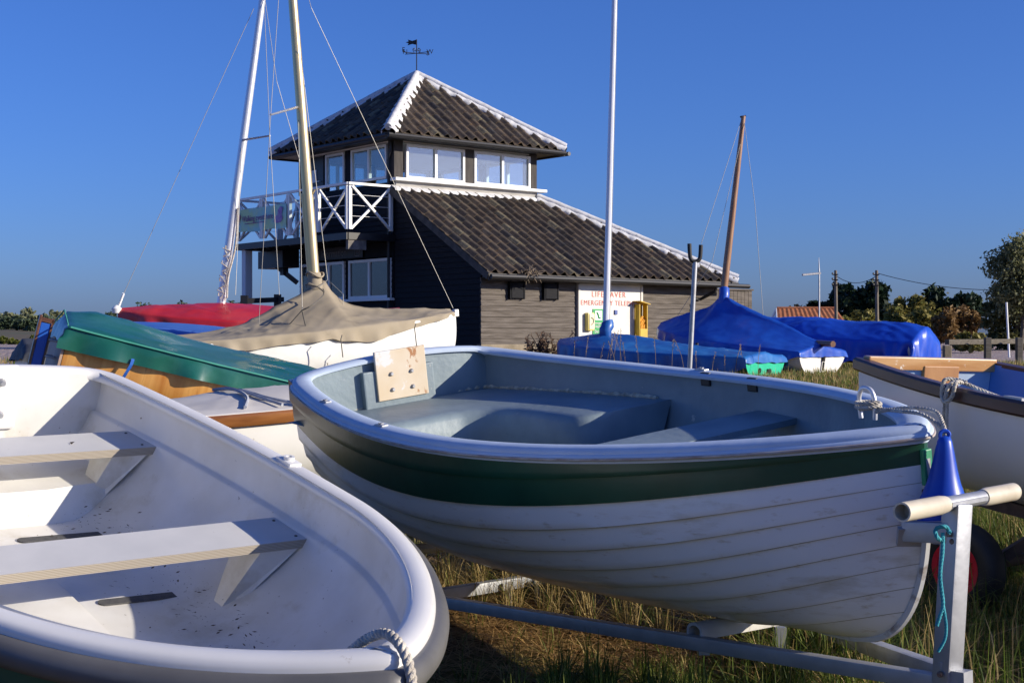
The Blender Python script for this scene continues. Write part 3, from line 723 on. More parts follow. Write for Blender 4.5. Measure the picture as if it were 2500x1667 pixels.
def shingle_mat():
    m = bpy.data.materials.new('shingle'); m.use_nodes = True; nt = m.node_tree; b = nt.nodes['Principled BSDF']
    b.inputs['Roughness'].default_value = .85
    tc = nd(nt,'ShaderNodeTexCoord'); v = nd(nt,'ShaderNodeTexVoronoi'); v.inputs['Scale'].default_value = 9
    nt.links.new(tc.outputs['Object'],v.inputs['Vector'])
    rp = nd(nt,'ShaderNodeValToRGB'); e = rp.color_ramp.elements; e[0].color=(.20,.13,.11,1); e[1].color=(.52,.43,.38,1)
    sp = nd(nt,'ShaderNodeSeparateColor'); nt.links.new(v.outputs['Color'],sp.inputs[0]); nt.links.new(sp.outputs[0],rp.inputs[0]); nt.links.new(rp.outputs[0],b.inputs['Base Color'])
    bp = nd(nt,'ShaderNodeBump'); bp.inputs['Strength'].default_value=1; bp.inputs['Distance'].default_value=.05; bp.invert = True
    nt.links.new(v.outputs['Distance'],bp.inputs['Height']); nt.links.new(bp.outputs[0],b.inputs['Normal'])
    return m
ys = np.concatenate([np.linspace(-6,12,73), np.linspace(12.5,45,66), np.geomspace(46,900,40)])
xs = np.concatenate([-np.geomspace(600,13,34), np.linspace(-12.5,13,103), np.geomspace(13.5,600,34)])
XX, YY = np.meshgrid(xs, ys, indexing='ij'); ZZ = ground_np(XX.ravel(), YY.ravel()).reshape(XX.shape)
mb = MB(); mb.grid([[(XX[i,j],YY[i,j],ZZ[i,j]+.02*noise.noise(Vector((XX[i,j]*1.3,YY[i,j]*1.3,0)))) for j in range(XX.shape[1])] for i in range(XX.shape[0])])
tag(mb.build('ground', soil_mat(), smooth=180), kind='structure')
def patch(name, pts, n=40, dz=.045, mat=None):
    """a sheet over the terrain inside the quad pts"""
    a,b,c,d = [Vector((p[0],p[1],0)) for p in pts]; mb = MB(); G = []
    for i in range(n+1):
        row = []
        for j in range(n+1):
            p = a.lerp(b,i/n).lerp(d.lerp(c,i/n),j/n); row.append((p.x,p.y,gz(p.x,p.y)+dz))
        G.append(row)
    mb.grid(G); return tag(mb.build(name, mat, smooth=180), kind='structure')
sh_m = shingle_mat()
patch('shingle_car_park', [(9,41),(70,41),(130,150),(10,150)], mat=sh_m)
patch('shingle_beach', [(-40,17.5),(-5.2,17.5),(-8,120),(-90,120)], mat=sh_m)

# ------------------------------------------------------------------ helpers for boats
def inner_skin(mb, h, rows, floor, t0=.004, t1=.985, nt=50, xin=.0):
    """inside lining: rows of (height below the gunwale, inset); floor = z of the sole"""
    for sg in (1,-1):
        G = []
        for i in range(nt+1):
            t = t0+(t1-t0)*(1-(1-i/nt)**1.8)
            sec = h.section(t, [k/40 for k in range(41)]); zz = [-p[1] for p in sec]; yy = [p[0] for p in sec]; row = []
            zf = lerp(floor, h.sh(1)-.02, max(0,(t-.90)/.1)**2)
            for dh, ins in rows:
                z = max(h.sh(t)-dh, zf); k = 0
                while k < 39 and zz[k+1] < -z: k += 1
                f = (-z-zz[k])/max(zz[k+1]-zz[k],1e-6); f = min(max(f,0),1)
                row.append(Vector((h.x(t,z), sg*max(0,lerp(yy[k],yy[k+1],f)-ins), z)))
            row.append(Vector((h.x(t,zf), sg*row[-1].y*sg*.5, zf))); row[-1].y = row[-2].y*.5
            row.append(Vector((h.x(t,zf),0,zf)))
            G.append(row)
        mb.grid(G, flip=sg<0)
    return mb
def edge_mat(o, m2, lim=.7):
    o.data.materials.append(m2)
    for p in o.data.polygons:
        if abs(p.normal.z) < lim: p.material_index = 1
    return o
def bolt(mb, p, n, r=.012, h=.01): mb.lathe([(.0001,h),(r*.6,h),(r,h*.4),(r,-.004)], p, n, 10); return mb
ply_edge = bpy.data.materials.new('ply_edge'); ply_edge.use_nodes = True
_nt = ply_edge.node_tree; _w = nd(_nt,'ShaderNodeTexWave'); _w.bands_direction='Z'; _w.inputs['Scale'].default_value = 62; _w.inputs['Distortion'].default_value = 1.2; _w.inputs['Detail Scale'].default_value=.6
_tc = nd(_nt,'ShaderNodeTexCoord'); _nt.links.new(_tc.outputs['Object'],_w.inputs['Vector']); _rp = nd(_nt,'ShaderNodeValToRGB')
_rp.color_ramp.elements[0].color=(.20,.165,.12,1); _rp.color_ramp.elements[1].color=(.46,.41,.33,1); _nt.links.new(_w.outputs['Fac'],_rp.inputs[0]); _nt.links.new(_rp.outputs[0],_nt.nodes['Principled BSDF'].inputs['Base Color'])
def wheel(parent, c, ax, r, w, rim_m, tyre_m=None):
    c, ax = Vector(c), Vector(ax).normalized(); mb = MB()
    mb.lathe([(r*.60,-w*.42),(r*.72,-w*.5),(r*.90,-w*.46),(r,-w*.25),(r*1.0,w*.25),(r*.90,w*.46),(r*.72,w*.5),(r*.60,w*.42)], c, ax, 32)
    t = mb.build('tyre', tyre_m or black_rub, parent, smooth=50)
    mb = MB(); mb.lathe([(.0001,w*.36),(r*.16,w*.36),(r*.18,w*.30),(r*.44,w*.22),(r*.5,w*.40),(r*.62,w*.44),(r*.62,-w*.44),(r*.5,-w*.40),(r*.44,-w*.22),(r*.18,-w*.30),(r*.16,-w*.36),(.0001,-w*.36)], c, ax, 28)
    for k in range(5):
        u = ax.orthogonal().normalized(); v = ax.cross(u); a = 2*PI*k/5; d = u*math.cos(a)+v*math.sin(a)
        mb.beam(c+ax*w*.30+d*r*.15, c+ax*w*.28+d*r*.5, r*.12, w*.12, ax)
    mb.build('rim', rim_m, parent, smooth=40); return t

# ------------------------------------------------------------------ green and white clinker dinghy (centre)
SA = 1.15
PA = pose(-.5415*SA, 6.3545*SA, CAMH+(1.3380-CAMH)*SA, -1.0229, .0405, .1361)
HA = Hull(3.1018*SA, .4928*SA, .7058*SA, .46, 2.0882, .8445, .0644*SA, .655, foot=.806, footp=2.8, n0=2.8, n1=2.1, rake=.0, ds=.92, flare=.06)
LA = HA.L
boatA = thing('rowing_boat','green and white clinker dinghy with pale grey inside, nearest on a galvanised trailer','rowing boat',(LA/2,0,-.66),PA)
hull_white = pm('hull_white',(.86,.86,.85),(.80,.80,.785),sc=2.5,rough=.32,coat=.3,bump=.03,bsc=18,stain=((.46,.40,.27),3.2,.55,.25,(.5,1,2.6)),stain2=((.50,.42,.28),17,.59,.20,(.45,1,2.2)))
hull_green = pm('hull_green',(.006,.056,.030),(.010,.075,.042),sc=5,rough=.36,coat=.1,bump=.04,bsc=25,stain=((.45,.5,.45),34,.775,.02))
lap_dirt_shade = pm('lap_dirt_shade',(.22,.19,.12),(.40,.37,.30),sc=6,rough=.8)  # dirt tone for the lap steps, also painting in the shade line under each strake
cap_grey = pm('capping_paint',(.52,.61,.73),(.46,.55,.67),sc=6,rough=.55,bump=.05,bsc=22,stain=((.28,.25,.2),26,.70,.04))
in_grey = pm('inside_grey',(.23,.29,.315),(.165,.215,.245),sc=3.5,rough=.5,bump=.14,bsc=26,stain=((.42,.42,.38),14,.66,.06))
seam_m = pm('old_seam',(.62,.56,.43),(.30,.28,.22),sc=30,rough=.9,bump=.6,bsc=60)
landsA = (.10,.205,.295,.385,.475,.565,.655,.75,.85)
QG = lambda t: 1-.36*max(0,(t-.35)/.65)**1.3
mb = MB(); HA.skin(mb,.205,1.,landsA,lap=.016,nq=34,fade=.84,nt=60,qg=QG); HA.transom(mb,q0=.0,x=.0); mb.build('hull',[hull_white,lap_dirt_shade],boatA,smooth=38)
mb = MB(); HA.skin(mb,0.,.205,landsA,lap=.012,nq=10,fade=.9,nt=60,qg=QG); HA.transom(mb,q0=.0,x=-.006,th=.004); mb.build('sheer_strake',[hull_green,hull_green],boatA,smooth=38)
rimA = HA.rim(nt=64,transom_pts=22,crown=.045,corner=.16)
prof = [(-.085,-.014),(-.088,-.002),(-.078,.008),(-.05,.013),(-.015,.013),(.003,.007),(.010,-.003),(.010,-.009),(.017,-.012),(.021,-.019),(.021,-.026),(.016,-.032),(.009,-.034),(.008,-.040),(0,-.042),(-.03,-.04),(-.05,-.02)]
mb = MB(); sweep(mb, rimA, prof); gw = mb.build('gunwale',cap_grey,boatA,smooth=40)
mb = MB(); sweep(mb,[(p,n) for p,n in rimA if p.x > .03], [(.019,-.018),(.0255,-.020),(.0265,-.025),(.021,-.028)],closed=False); mb.build('rubbing_strip',pm('rub_strip',(.33,.25,.21),(.5,.46,.42),sc=12,rough=.6),gw,smooth=60)
mb = MB(); inner_skin(mb,HA,[(-.01,.07),(.03,.06),(.1,.055),(.2,.055),(.3,.055),(.4,.06),(.47,.08)],-.53,t1=.96)
HA.transom(mb,x=.045,inner=.012,top=.03); ins = mb.build('lining',in_grey,boatA,smooth=50)
zb = -.205
def inner_y(h,x,z,ins=.055):
    t = min(max(x/h.L,0),1); sec = h.section(t,[k/40 for k in range(41)]); k = 0
    while k < 39 and -sec[k+1][1] < -z: k += 1
    f = min(max((-z+sec[k][1])/max(sec[k][1]-sec[k+1][1],1e-6),0),1); return max(lerp(sec[k][0],sec[k+1][0],f)-ins,.001)
# stern and side benches in one moulding, rounded front edge
def bench_loop():
    front = [(.66,-.2),(.66,0),(.67,.05),(.72,.13),(.82,.18),(1.0,.20),(1.25,.215),(1.33,.26),(1.36,.34)]
    return front
mb = MB(); fr = smooth_path([(*p,0) for p in [(.66,-.62),(.66,-.3)]+bench_loop()+[(1.37,.55),(1.37,.72)]],.03)
cen = Vector((.2,.55,0)); rows = []
for p in fr:
    d = Vector((cen.x-p.x, cen.y-p.y,0)).normalized()
    # inner end of the row: towards the hull side or the transom
    q = Vector((.05,p.y,0)) if p.y < .12 else Vector((min(p.x,1.36)*(.0 if p.x < .7 else 1)+.0, .9,0))
    if p.y >= .12: q = Vector((lerp(.05,p.x,min(1,(p.y-.12)/.09)), .86, 0)) if p.x < .9 else Vector((p.x,.86,0))
    yl = inner_y(HA,max(q.x,.05),zb,.04); q.y = min(q.y, yl)
    pp = Vector((p.x, min(max(p.y,-inner_y(HA,p.x,zb,.045)), inner_y(HA,p.x,zb,.045)),0))
    lo = Vector((pp.x+.015,pp.y-.015 if p.y>.1 else pp.y,0)); yb2 = inner_y(HA,pp.x,-.5,.06); lo.y = min(max(lo.y,-yb2),max(yb2,.1))
    rows.append([Vector((q.x,q.y,zb+.004)), q.lerp(pp,.5)+Vector((0,0,zb+.006)), q.lerp(pp,.86)+Vector((0,0,zb+.004)), pp+(q-pp).normalized()*.02+Vector((0,0,zb-.004)), pp+Vector((0,0,zb-.03)), lo.lerp(pp,.6)+Vector((0,0,-.33)), lo+Vector((0,0,-.53))])
mb.grid(rows); mb.build('stern_bench',in_grey,boatA,smooth=50)
mb = MB(); y1 = inner_y(HA,.05,zb,.05); mb.tube([(.055,-.3+(y1+.3)*k/30+.0,zb+.008+.004*random.random()) for k in range(31)],[.006+.010*random.random() for _ in range(31)],6)
mb.tube([(.06+1.22*k/40,inner_y(HA,.06+1.22*k/40,zb,.062),zb+.008) for k in range(41)],[.005+.012*random.random() for _ in range(41)],6); mb.build('sealant_seam',seam_m,boatA)
mb = MB(); n = 12
for xa,xb_,nm in ((1.98,2.27,'thwart'),):
    rows = []
    for k in range(n+1):
        x = lerp(xa,xb_,k/n); y = inner_y(HA,x,-.2,.05); rows.append((x,y))
    top = [Vector((x,y,-.195)) for x,y in rows]+[Vector((x,-y,-.195)) for x,y in rows[::-1]]
    m = len(top); mb.add(top+[p-Vector((0,0,.025)) for p in top],[tuple(range(m)),tuple(range(m,2*m))[::-1]]+[(i,(i+1)%m,m+(i+1)%m,m+i) for i in range(m)])
mb.build('thwart',in_grey,boatA)
mb = MB(); mb.box((.072,-.01,-.125),(.06,.40,.22),bev=.008); mb.build('backing_pad',in_grey,boatA)
mb = MB(); mb.box((.106,.0,-.045),(.02,.285,.25),bev=.004); pad = mb.build('outboard_pad',pm('pad_board',(.56,.45,.30),(.60,.52,.40),sc=5,rough=.6,stain=((.34,.15,.05),8,.56,.03,(1,1.6,.7)),stain2=((.62,.62,.6),5,.60,.03)),boatA)
for y,z in ((-.06,-.04),(.055,-.04),(-.06,-.12),(.055,-.12)):
    mb = MB(); bolt(mb,(.116,y,z),(1,0,0),.011,.012); mb.build('bolt',steel,pad,smooth=50)
for x,sg in ((.72,-1),(1.55,1),(1.45,-1)):
    mb = MB(); p = HA.edge(x/LA,sg,-.03,.015); mb.box(p,(.07,.03,.010),bev=.004); mb.lathe([(.011,.0),(.011,.011),(.007,.011),(.007,-.02)],p,(0,0,1),10); mb.build('rowlock_socket',steel,boatA)
for x in (1.62,1.95): mb = MB(); p = Vector((x,inner_y(HA,x,-.07,.065),-.09)); mb.box(p,(.06,.02,.06),bev=.005); mb.build('oar_cleat',dark_trim,boatA)
mb = MB(); pr = [Vector((HA.x(t,HA.sh(t)-HA.dep(t)),0,HA.sh(t)-HA.dep(t)-.004)) for t in np.linspace(.55,.999,30)]+[Vector((HA.x(1,-HA.dep(1)*d)+.004,0,-HA.dep(1)*d)) for d in np.linspace(.995,.12,40)]
mb.tube(pr,.014,6); mb.build('keel_band',pm('keel_strip',(.62,.62,.6),(.2,.13,.08),sc=14,rough=.5,amt=(.55,.7)),boatA)
mb = MB(); mb.box((.55,-.0,-.66),(1.0,.03,.12)); mb.build('skeg',hull_white,boatA)
# bow fittings
sx = LA
mb = MB(); st = Vector((sx+.004,0,-.20)); mb.tube(smooth_path([st+Vector((-.01,.0,.015)),st+Vector((.03,0,.02)),st+Vector((.045,0,-.005)),st+Vector((.03,0,-.03)),st+Vector((-.01,0,-.025))],.006),.008,8); mb.box(st+Vector((0,0,-.005)),(.02,.04,.05),bev=.006)
mb.build('stem_ring',pm('rusty_iron',(.16,.06,.025),(.07,.035,.02),sc=30,rough=.9,bump=.4),boatA)
mb = MB(); c = Vector((sx-.26,.035,.012)); mb.tube(smooth_path([c+Vector((-.03,0,-.01)),c+Vector((-.034,0,.05)),c+Vector((-.018,0,.085)),c+Vector((.018,0,.085)),c+Vector((.034,0,.05)),c+Vector((.03,0,-.01))],.008),.0075,8); mb.build('mooring_ring',alloy,boatA,smooth=60)
gB = MB(); gB.box((sx+.004,0,-.115),(.018,.034,.11),bev=.004); gB.build('stem_lit_side',pm('stem_lit_green',(.01,.22,.10),(.02,.30,.15),sc=20,rough=.5),boatA)  # brighter green box paints in the sunlit side of the stem post
# painter
W = lambda x,y,z: PA @ Vector((x,y,z))
mb = MB(); pts = [W(sx-.29,.03,.03),W(sx-.24,.045,.035),W(sx-.12,.03,.04),W(sx-.02,.03,.035),W(sx+.05,.035,-.01),W(sx+.06,.03,-.08),W(sx+.05,.01,-.16),W(sx+.045,.0,-.20)]
mb.rope(pts,.006); 
pts = [W(sx-.22,.03,.028),W(sx-.12,.06,.045),W(sx-.02,.075,.04),W(sx+.047,.035,.012),W(sx+.071,.015,-.015)]
mb.rope(pts,.006); pts = [W(sx-.255+.04*math.cos(a),.035+.035*math.sin(a),.035+.006*a/3) for a in np.linspace(0,4*PI,26)]; mb.rope(pts,.006)
tag(mb.build('painter_rope',rope_w,smooth=60),'thin pale rope looped round the bow ring of the green and white dinghy','rope')
# fender
ft = W(sx+.07,.012,-.02); fb = Vector((ft.x+.0,ft.y+.02,ft.z-.31))
fen = thing('fender','blue teardrop fender hanging at the bow of the green and white dinghy','fender',fb)
mb = MB(); d = ft-fb; L = d.length
mb.lathe([(.0001,-.006),(.04,-.004),(.062,.012),(.073,.045),(.078,.085),(.073,.115),(.060,.145),(.049,.175),(.040,.21),(.033,.245),(.027,.275),(.022,L-.012),(.017,L),(.0001,L+.006)],fb,d,26); mb.build('body',pm('fender_blue',(.006,.05,.40),(.012,.08,.48),sc=6,rough=.38,stain=((.1,.2,.5),20,.68,.05)),fen,smooth=60)
mb = MB(); mb.tube([(ft+Vector((.014*math.cos(a),.0,.014*math.sin(a)+.006))) for a in np.linspace(0,2*PI,14)],.006,6); mb.build('eye',bpy.data.materials['fender_blue'],fen)

# ------------------------------------------------------------------ its galvanised trailer
tra = thing('boat_trailer','galvanised trailer with tee handle post under the green and white dinghy','trailer',at(2300,1660,4.1)-Vector((0,0,.3)))
pb, pt = at(2312,1652,4.10), at(2338,1228,4.10)
mb = MB(); mb.beam(pb-Vector((0,0,.02)),pt,.062,.062,up=(.85,.52,0),bev=.006); po = mb.build('post',steel,tra,smooth=30)
for v in (1300,1318,1640):
    mb = MB(); q_ = pb.lerp(pt,(1652-v)/(1652-1228)); bolt(mb,q_+Vector((-.52*.031,-.85*.031,0))+Vector((.012*(v%4-2)*.5,0,0)),(-.52,-.85,0),.009,.008); mb.build('bolt',pm('rusty_bolt',(.16,.09,.05),(.25,.22,.2),sc=60,rough=.8),po,smooth=40)
a,b = at(2202,1250,3.90), at(2474,1200,4.36); m1,m2 = a.lerp(b,.36),a.lerp(b,.70)
mb = MB(); mb.tube([a.lerp(b,.2),b.lerp(a,.2)],.021,16); mb.beam(a.lerp(b,.36),a.lerp(b,.68),.05,.012); tee = mb.build('tee_handle',steel,tra,smooth=40)
pvc = pm('pvc_grip',(.66,.60,.47),(.52,.46,.35),sc=8,rough=.45,stain=((.3,.26,.2),14,.62,.1))
for p,q in ((a,m1),(b,m2)):
    mb = MB(); d = (q-p).normalized(); L = (q-p).length; mb.lathe([(.022,0),(.0275,.0),(.0275,.006),(.0275,L*.86),(.024,L),(.020,L),(.020,L-.01)],p,d,20)
    mb.lathe([(.0001,.05),(.0225,.05),(.0225,0.001)],p,d,20); mb.build('grip',pvc,tee,smooth=50)
mb = MB(); mb.beam(at(2330,1300,4.1),at(2214,1296,4.22),.055,.06,bev=.005); mb.beam(at(2222,1288,4.2),at(2218,1330,4.22),.07,.02); mb.build('bow_stop',steel,tra,smooth=30)
def tb(p,q,w=.045,name='side_beam'):
    mb = MB(); mb.beam(p,q,w,w,bev=.004); return mb.build(name,steel,tra,smooth=30)
nb0,nb1 = at(2316,1668,4.10), at(1073,1467,6.05); tb(nb0,nb1.lerp(nb0,-.12),.046); tb(at(2310,1645,4.13),at(2040,1548,5.35)+(at(2040,1548,5.35)-at(2310,1645,4.13))*.9,.05)
tb(at(1040,1456,6.15),at(1400,1399,7.0),.05,'cross_beam')
for u,v0,v1,Y in ((1245,1420,1488,6.5),(1311,1415,1473,6.65),(1377,1408,1458,6.8)):
    mb = MB(); mb.beam(at(u,v0,Y),at(u,v1,Y),.022,.03); mb.build('bracket',pm('pale_bracket',(.5,.46,.38),rough=.6),tra)
mb = MB(); q0,q1 = at(1695,1550,4.90), at(1905,1516,5.18); x = (q1-q0).normalized(); z = Vector((0,0,1)); M = frame(q0,x,(z.cross(x)).normalized())
Md = frame(q0, (-x.y,x.x,0), (0,0,1)); L = (q1-q0).length
arc = [(.036*math.cos(a),.030*math.sin(a)+.014) for a in np.linspace(0,PI,12)]; mb.prism(arc+[(-.036,-.012),(-.026,-.012),(-.026,.012)]+[(.027*math.cos(a),.020*math.sin(a)+.013) for a in np.linspace(PI,0,10)]+[(.026,-.012),(.036,-.012)],Md,L if (Md.to_3x3()@Vector((0,0,1))).dot(x)>0 else -L)
mb.build('bunk',pm('bunk_white',(.55,.54,.50),(.40,.38,.34),sc=5,rough=.5),tra,smooth=40)
for k_,h_ in ((.1,.07),(1,.12)):
    mb = MB(); mb.beam(q0.lerp(q1,k_)-Vector((0,0,.02)),q0.lerp(q1,k_)-Vector((0,0,h_)),.04,.04); mb.build('bunk_bracket',steel,tra)
aw = PA @ Vector((.55,-.62,-.80)); bw = PA @ Vector((.55,.30,-.80)); aw.z = gz(aw.x,aw.y)+.2; bw.z = gz(bw.x,bw.y)+.2
mb = MB(); mb.tube([aw,bw],.025,8); mb.build('axle',steel,tra); wheel(tra,aw,(aw-bw),.2,.13,steel); wheel(tra,bw,(bw-aw),.2,.13,steel)
mb = MB(); j = at(2365,1660,4.05); mb.lathe([(.02,.0),(.03,.01),(.03,.04),(.02,.05)],pb+Vector((0,0,.005)),(0,0,1),10); mb.beam(pb,j,.05,.05); mb.tube([pb+Vector((.02,0,-.02)),Vector((pb.x+.03,pb.y,gz(pb.x,pb.y)+.0))],.02,8)
mb.build('coupling',steel,tra,smooth=40)
# teal cord knotted on the post
mb = MB(); p = at(2302,1300,4.03)
mb.rope([p,p+Vector((-.004,-.012,-.05)),p+Vector((-.012,-.016,-.12)),p+Vector((-.003,-.012,-.20)),p+Vector((-.012,-.012,-.235)),p+Vector((-.02,-.01,-.262)),],.0055)
mb.rope([p+Vector((-.003,-.012,-.20)),p+Vector((.006,-.012,-.26)),p+Vector((.002,-.012,-.30)),p+Vector((-.016,-.01,-.335))],.0045)
mb.rope([p+Vector((.02*math.cos(a)-.004,-.012+.006*math.sin(3*a),.02*math.sin(a)+.0)) for a in np.linspace(0,5,14)],.006)
tag(mb.build('teal_cord',pm('teal_fibre',(.03,.26,.32),(.06,.36,.40),sc=40,rough=.9),smooth=60),'frayed teal cord tied to the trailer post and hanging down','cord')

# ------------------------------------------------------------------ white moulded dinghy (near left)
PB = pose(-2.1703,5.5079,1.3083,-.8768,.2489,.012)
HB = Hull(3.0201,.6144,.7574,.5764,1.8887,.9055,-.0167,.50,c3=.1664,p3=7.13,foot=.72,footp=2.2,n0=3.3,n1=2.4,ds=.95)
LB = HB.L
boatB = thing('rowing_boat','open white moulded dinghy with two plywood seats and grey fender strip, nearest at left','rowing boat',(LB/2,0,-.52),PB)
mb = MB(); HB.skin(mb,.03,1.,(.22,.4,.6,.8),lap=.006,nq=20,nt=50); HB.transom(mb,q0=.03,x=.0); ht = pm('hull_teal',(.006,.075,.062),(.010,.095,.08),sc=4,rough=.35,coat=.2); mb.build('hull',[ht,ht],boatB,smooth=38)
rimB = HB.rim(nt=70,transom_pts=18,crown=.03,corner=.10)
prof = [(-.062,-.022),(-.064,-.010),(-.058,.002),(-.045,.010),(-.02,.013),(.002,.010),(.013,.002),(.018,-.012),(.018,-.026),(0,-.034),(-.04,-.03)]
mb = MB(); sweep(mb,rimB,prof); mb.build('gunwale',gel_white,boatB,smooth=60)
fstrip = [(p,n) for p,n in rimB if p.x > .02]
k0 = max(range(len(fstrip)), key=lambda i: (fstrip[i][0]-fstrip[i-1][0]).length)
fstrip = fstrip[k0:]+fstrip[:k0]
mb = MB(); sweep(mb,fstrip,[(.010,-.022),(.030,-.018),(.050,-.026),(.060,-.046),(.060,-.066),(.050,-.086),(.030,-.094),(.010,-.090)],closed=False); mb.build('fender_strip',pm('grey_vinyl',(.13,.127,.122),(.10,.098,.095),sc=4,rough=.42,bump=.03,bsc=30),boatB,smooth=60)
mb = MB(); inner_skin(mb,HB,[(-.012,.062),(.0,.056),(.012,.040),(.05,.036),(.10,.034),(.142,.033),(.149,.036),(.153,.050),(.162,.053),(.22,.060),(.28,.073),(.33,.09),(.375,.10),(.41,.11),(.43,.13),(.45,.20)],-.42,t1=.975,nt=60)
HB.transom(mb,x=.05,inner=.012,top=.02); mb.build('lining',gel_dirty,boatB,smooth=60)
mb = MB(); mb.box((.075,0,-.075),(.03,.46,.26),bev=.01); padb = mb.build('outboard_pad',gel_white,boatB)
for y in (.16,-.16):
    for z in (-.01,-.14):
        mb = MB(); bolt(mb,(.09,y,z),(1,0,0),.016,.03); mb.build('bolt',steel,padb,smooth=40)
mb = MB()
top = [(.05,-.56),(.05,.56),(.40,.60),(.50,.45),(.54,.2),(.54,-.2),(.50,-.45),(.40,-.60)]
n_ = len(top); z0,z1 = -.30,-.425
mb.add([(x,y,z0) for x,y in top]+[(x+.05*(x>.1),y*.97,z1) for x,y in top],[tuple(range(n_))]+[(i,(i+1)%n_,n_+(i+1)%n_,n_+i) for i in range(n_)]); mb.build('stern_locker',gel_dirty,boatB)
paint_g = pm('seat_paint',(.50,.50,.49),(.56,.555,.54),sc=5,rough=.5,bump=.02,bsc=40,stain=((.3,.29,.27),22,.68,.05))
for x0 in (.355,1.385):
    mb = MB(); x1 = x0+.215; y0,y1 = inner_y(HB,x0,-.16,.03),inner_y(HB,x1,-.16,.03); pts = []
    cy = .025
    pts = [(x0,-y0),(x0,y0),(x0+.0,y0)]
    pts = [(x0+cy*.3,y0-.003),(x1-cy,y1-.004),(x1-cy*.3,y1-cy*.35),(x1,y1-cy),(x1,-y1+cy),(x1-cy*.3,-y1+cy*.35),(x1-cy,-y1+.004),(x0+cy*.3,-y0+.003),(x0,-y0+cy*.5),(x0,y0-cy*.5)]
    mb.prism(pts,Matrix.Translation((0,0,-.180)),.030); th_ = mb.build('thwart',paint_g,boatB); edge_mat(th_,ply_edge)
    for sg in (1,-1):
        for dx in (.03,.18): mb = MB(); bolt(mb,(x0+dx,sg*(y0-.04),-.150),(0,0,1),.006,.003); mb.build('screw',dark_trim,th_)
    for sg in (1,-1):
        mb = MB(); ya = inner_y(HB,x0+.1,-.19,.06); v = [(x0+.0,sg*ya,-.182),(x0+.205,sg*ya,-.182),(x0+.19,sg*(ya-.13),-.182),(x0+.02,sg*(ya-.13),-.182)]
        lo = [(x0+.06,sg*inner_y(HB,x0+.1,-.38,.10),-.400),(x0+.155,sg*inner_y(HB,x0+.1,-.38,.10),-.400),(x0+.13,sg*(inner_y(HB,x0+.1,-.38,.10)-.04),-.415),(x0+.085,sg*(inner_y(HB,x0+.1,-.38,.10)-.04),-.415)]
        mb.add(v+lo,[(0,1,2,3),(0,4,5,1),(1,5,6,2),(2,6,7,3),(3,7,4,0),(4,7,6,5)]); mb.build('seat_support',gel_dirty,boatB)
for x,ya,yb in ((.72,.03,.37),(1.315,.08,.415)):
    mb = MB(); pts = [(x+.022*math.sin(a),yb-.02+.022*math.cos(a)) for a in np.linspace(-PI/2,PI/2,8)]+[(x+.022*math.sin(a),ya+.02+.022*math.cos(a)) for a in np.linspace(PI/2,3*PI/2,8)]
    mb.prism([(px+.06*(py-ya),py) for px,py in pts],Matrix.Translation((0,0,-.4205)),.006); mb.build('grip_strip',pm('grip_tape',(.06,.06,.065),(.09,.09,.09),sc=60,rough=.9),boatB)
mb = MB(); mb.box((1.45,-.16,-.395),(1.1,.27,.08),bev=.025); mb.build('centre_case',gel_dirty,boatB,smooth=50)
mb = MB(); n = 14; pts = []
for k in range(n+1):
    x = lerp(2.36,2.90,k/n); pts.append((x,inner_y(HB,x,HB.sh(x/LB)-.19,.05)))
top = [Vector((x,y,HB.sh(x/LB)*.5-.19)) for x,y in pts]+[Vector((x,-y,HB.sh(x/LB)*.5-.19)) for x,y in pts[::-1]]; m = len(top)
mb.add(top+[p-Vector((0,0,.03)) for p in top],[tuple(range(m)),tuple(range(m,2*m))[::-1]]+[(i,(i+1)%m,m+(i+1)%m,m+i) for i in range(m)]); mb.build('bow_seat',gel_white,boatB)
for sg in (1,-1):
    mb = MB(); p = HB.edge(.44,sg,-.02,.014); mb.box(p,(.10,.05,.014),bev=.006); mb.lathe([(.02,0),(.02,.012),(.011,.012),(.011,-.01)],p+Vector((0,0,.006)),(0,0,1),12); mb.build('rowlock_socket',gel_white,boatB,smooth=40)
# leaves and grit lying in it
mb = MB(); rs = random.Random(11)
for k in range(420):
    x = rs.uniform(.55,2.2); y = rs.uniform(-.1,.5) if k < 40 else inner_y(HB,x,-.40,.1)-abs(rs.gauss(0,.10)); z = -.417
    if inner_y(HB,x,-.41,.2) < y: z = -.40+ (y-inner_y(HB,x,-.41,.2))*.45
    s = rs.choice((.0012,.0016,.002,.0026,.006)); a = rs.uniform(0,6.3); d = Vector((math.cos(a),math.sin(a),.15))*s*1.6; e = Vector((-math.sin(a),math.cos(a),.2))*s*.6; c = Vector((x,y,z+.004))
    mb.add([c-d,c+e,c+d,c-e],[(0,1,2,3)])
for u,v in ((.46,.30),): mb.add([(u,v,-.147),(u+.02,v+.012,-.139),(u+.03,v-.005,-.146)],[(0,1,2)])
tag(mb.build('leaf_litter',pm('litter',(.10,.065,.035),(.05,.035,.02),sc=30,rough=.9),None,xf=PB),'dry leaf bits and grit scattered on the white dinghy floor','leaf litter',kind='stuff')
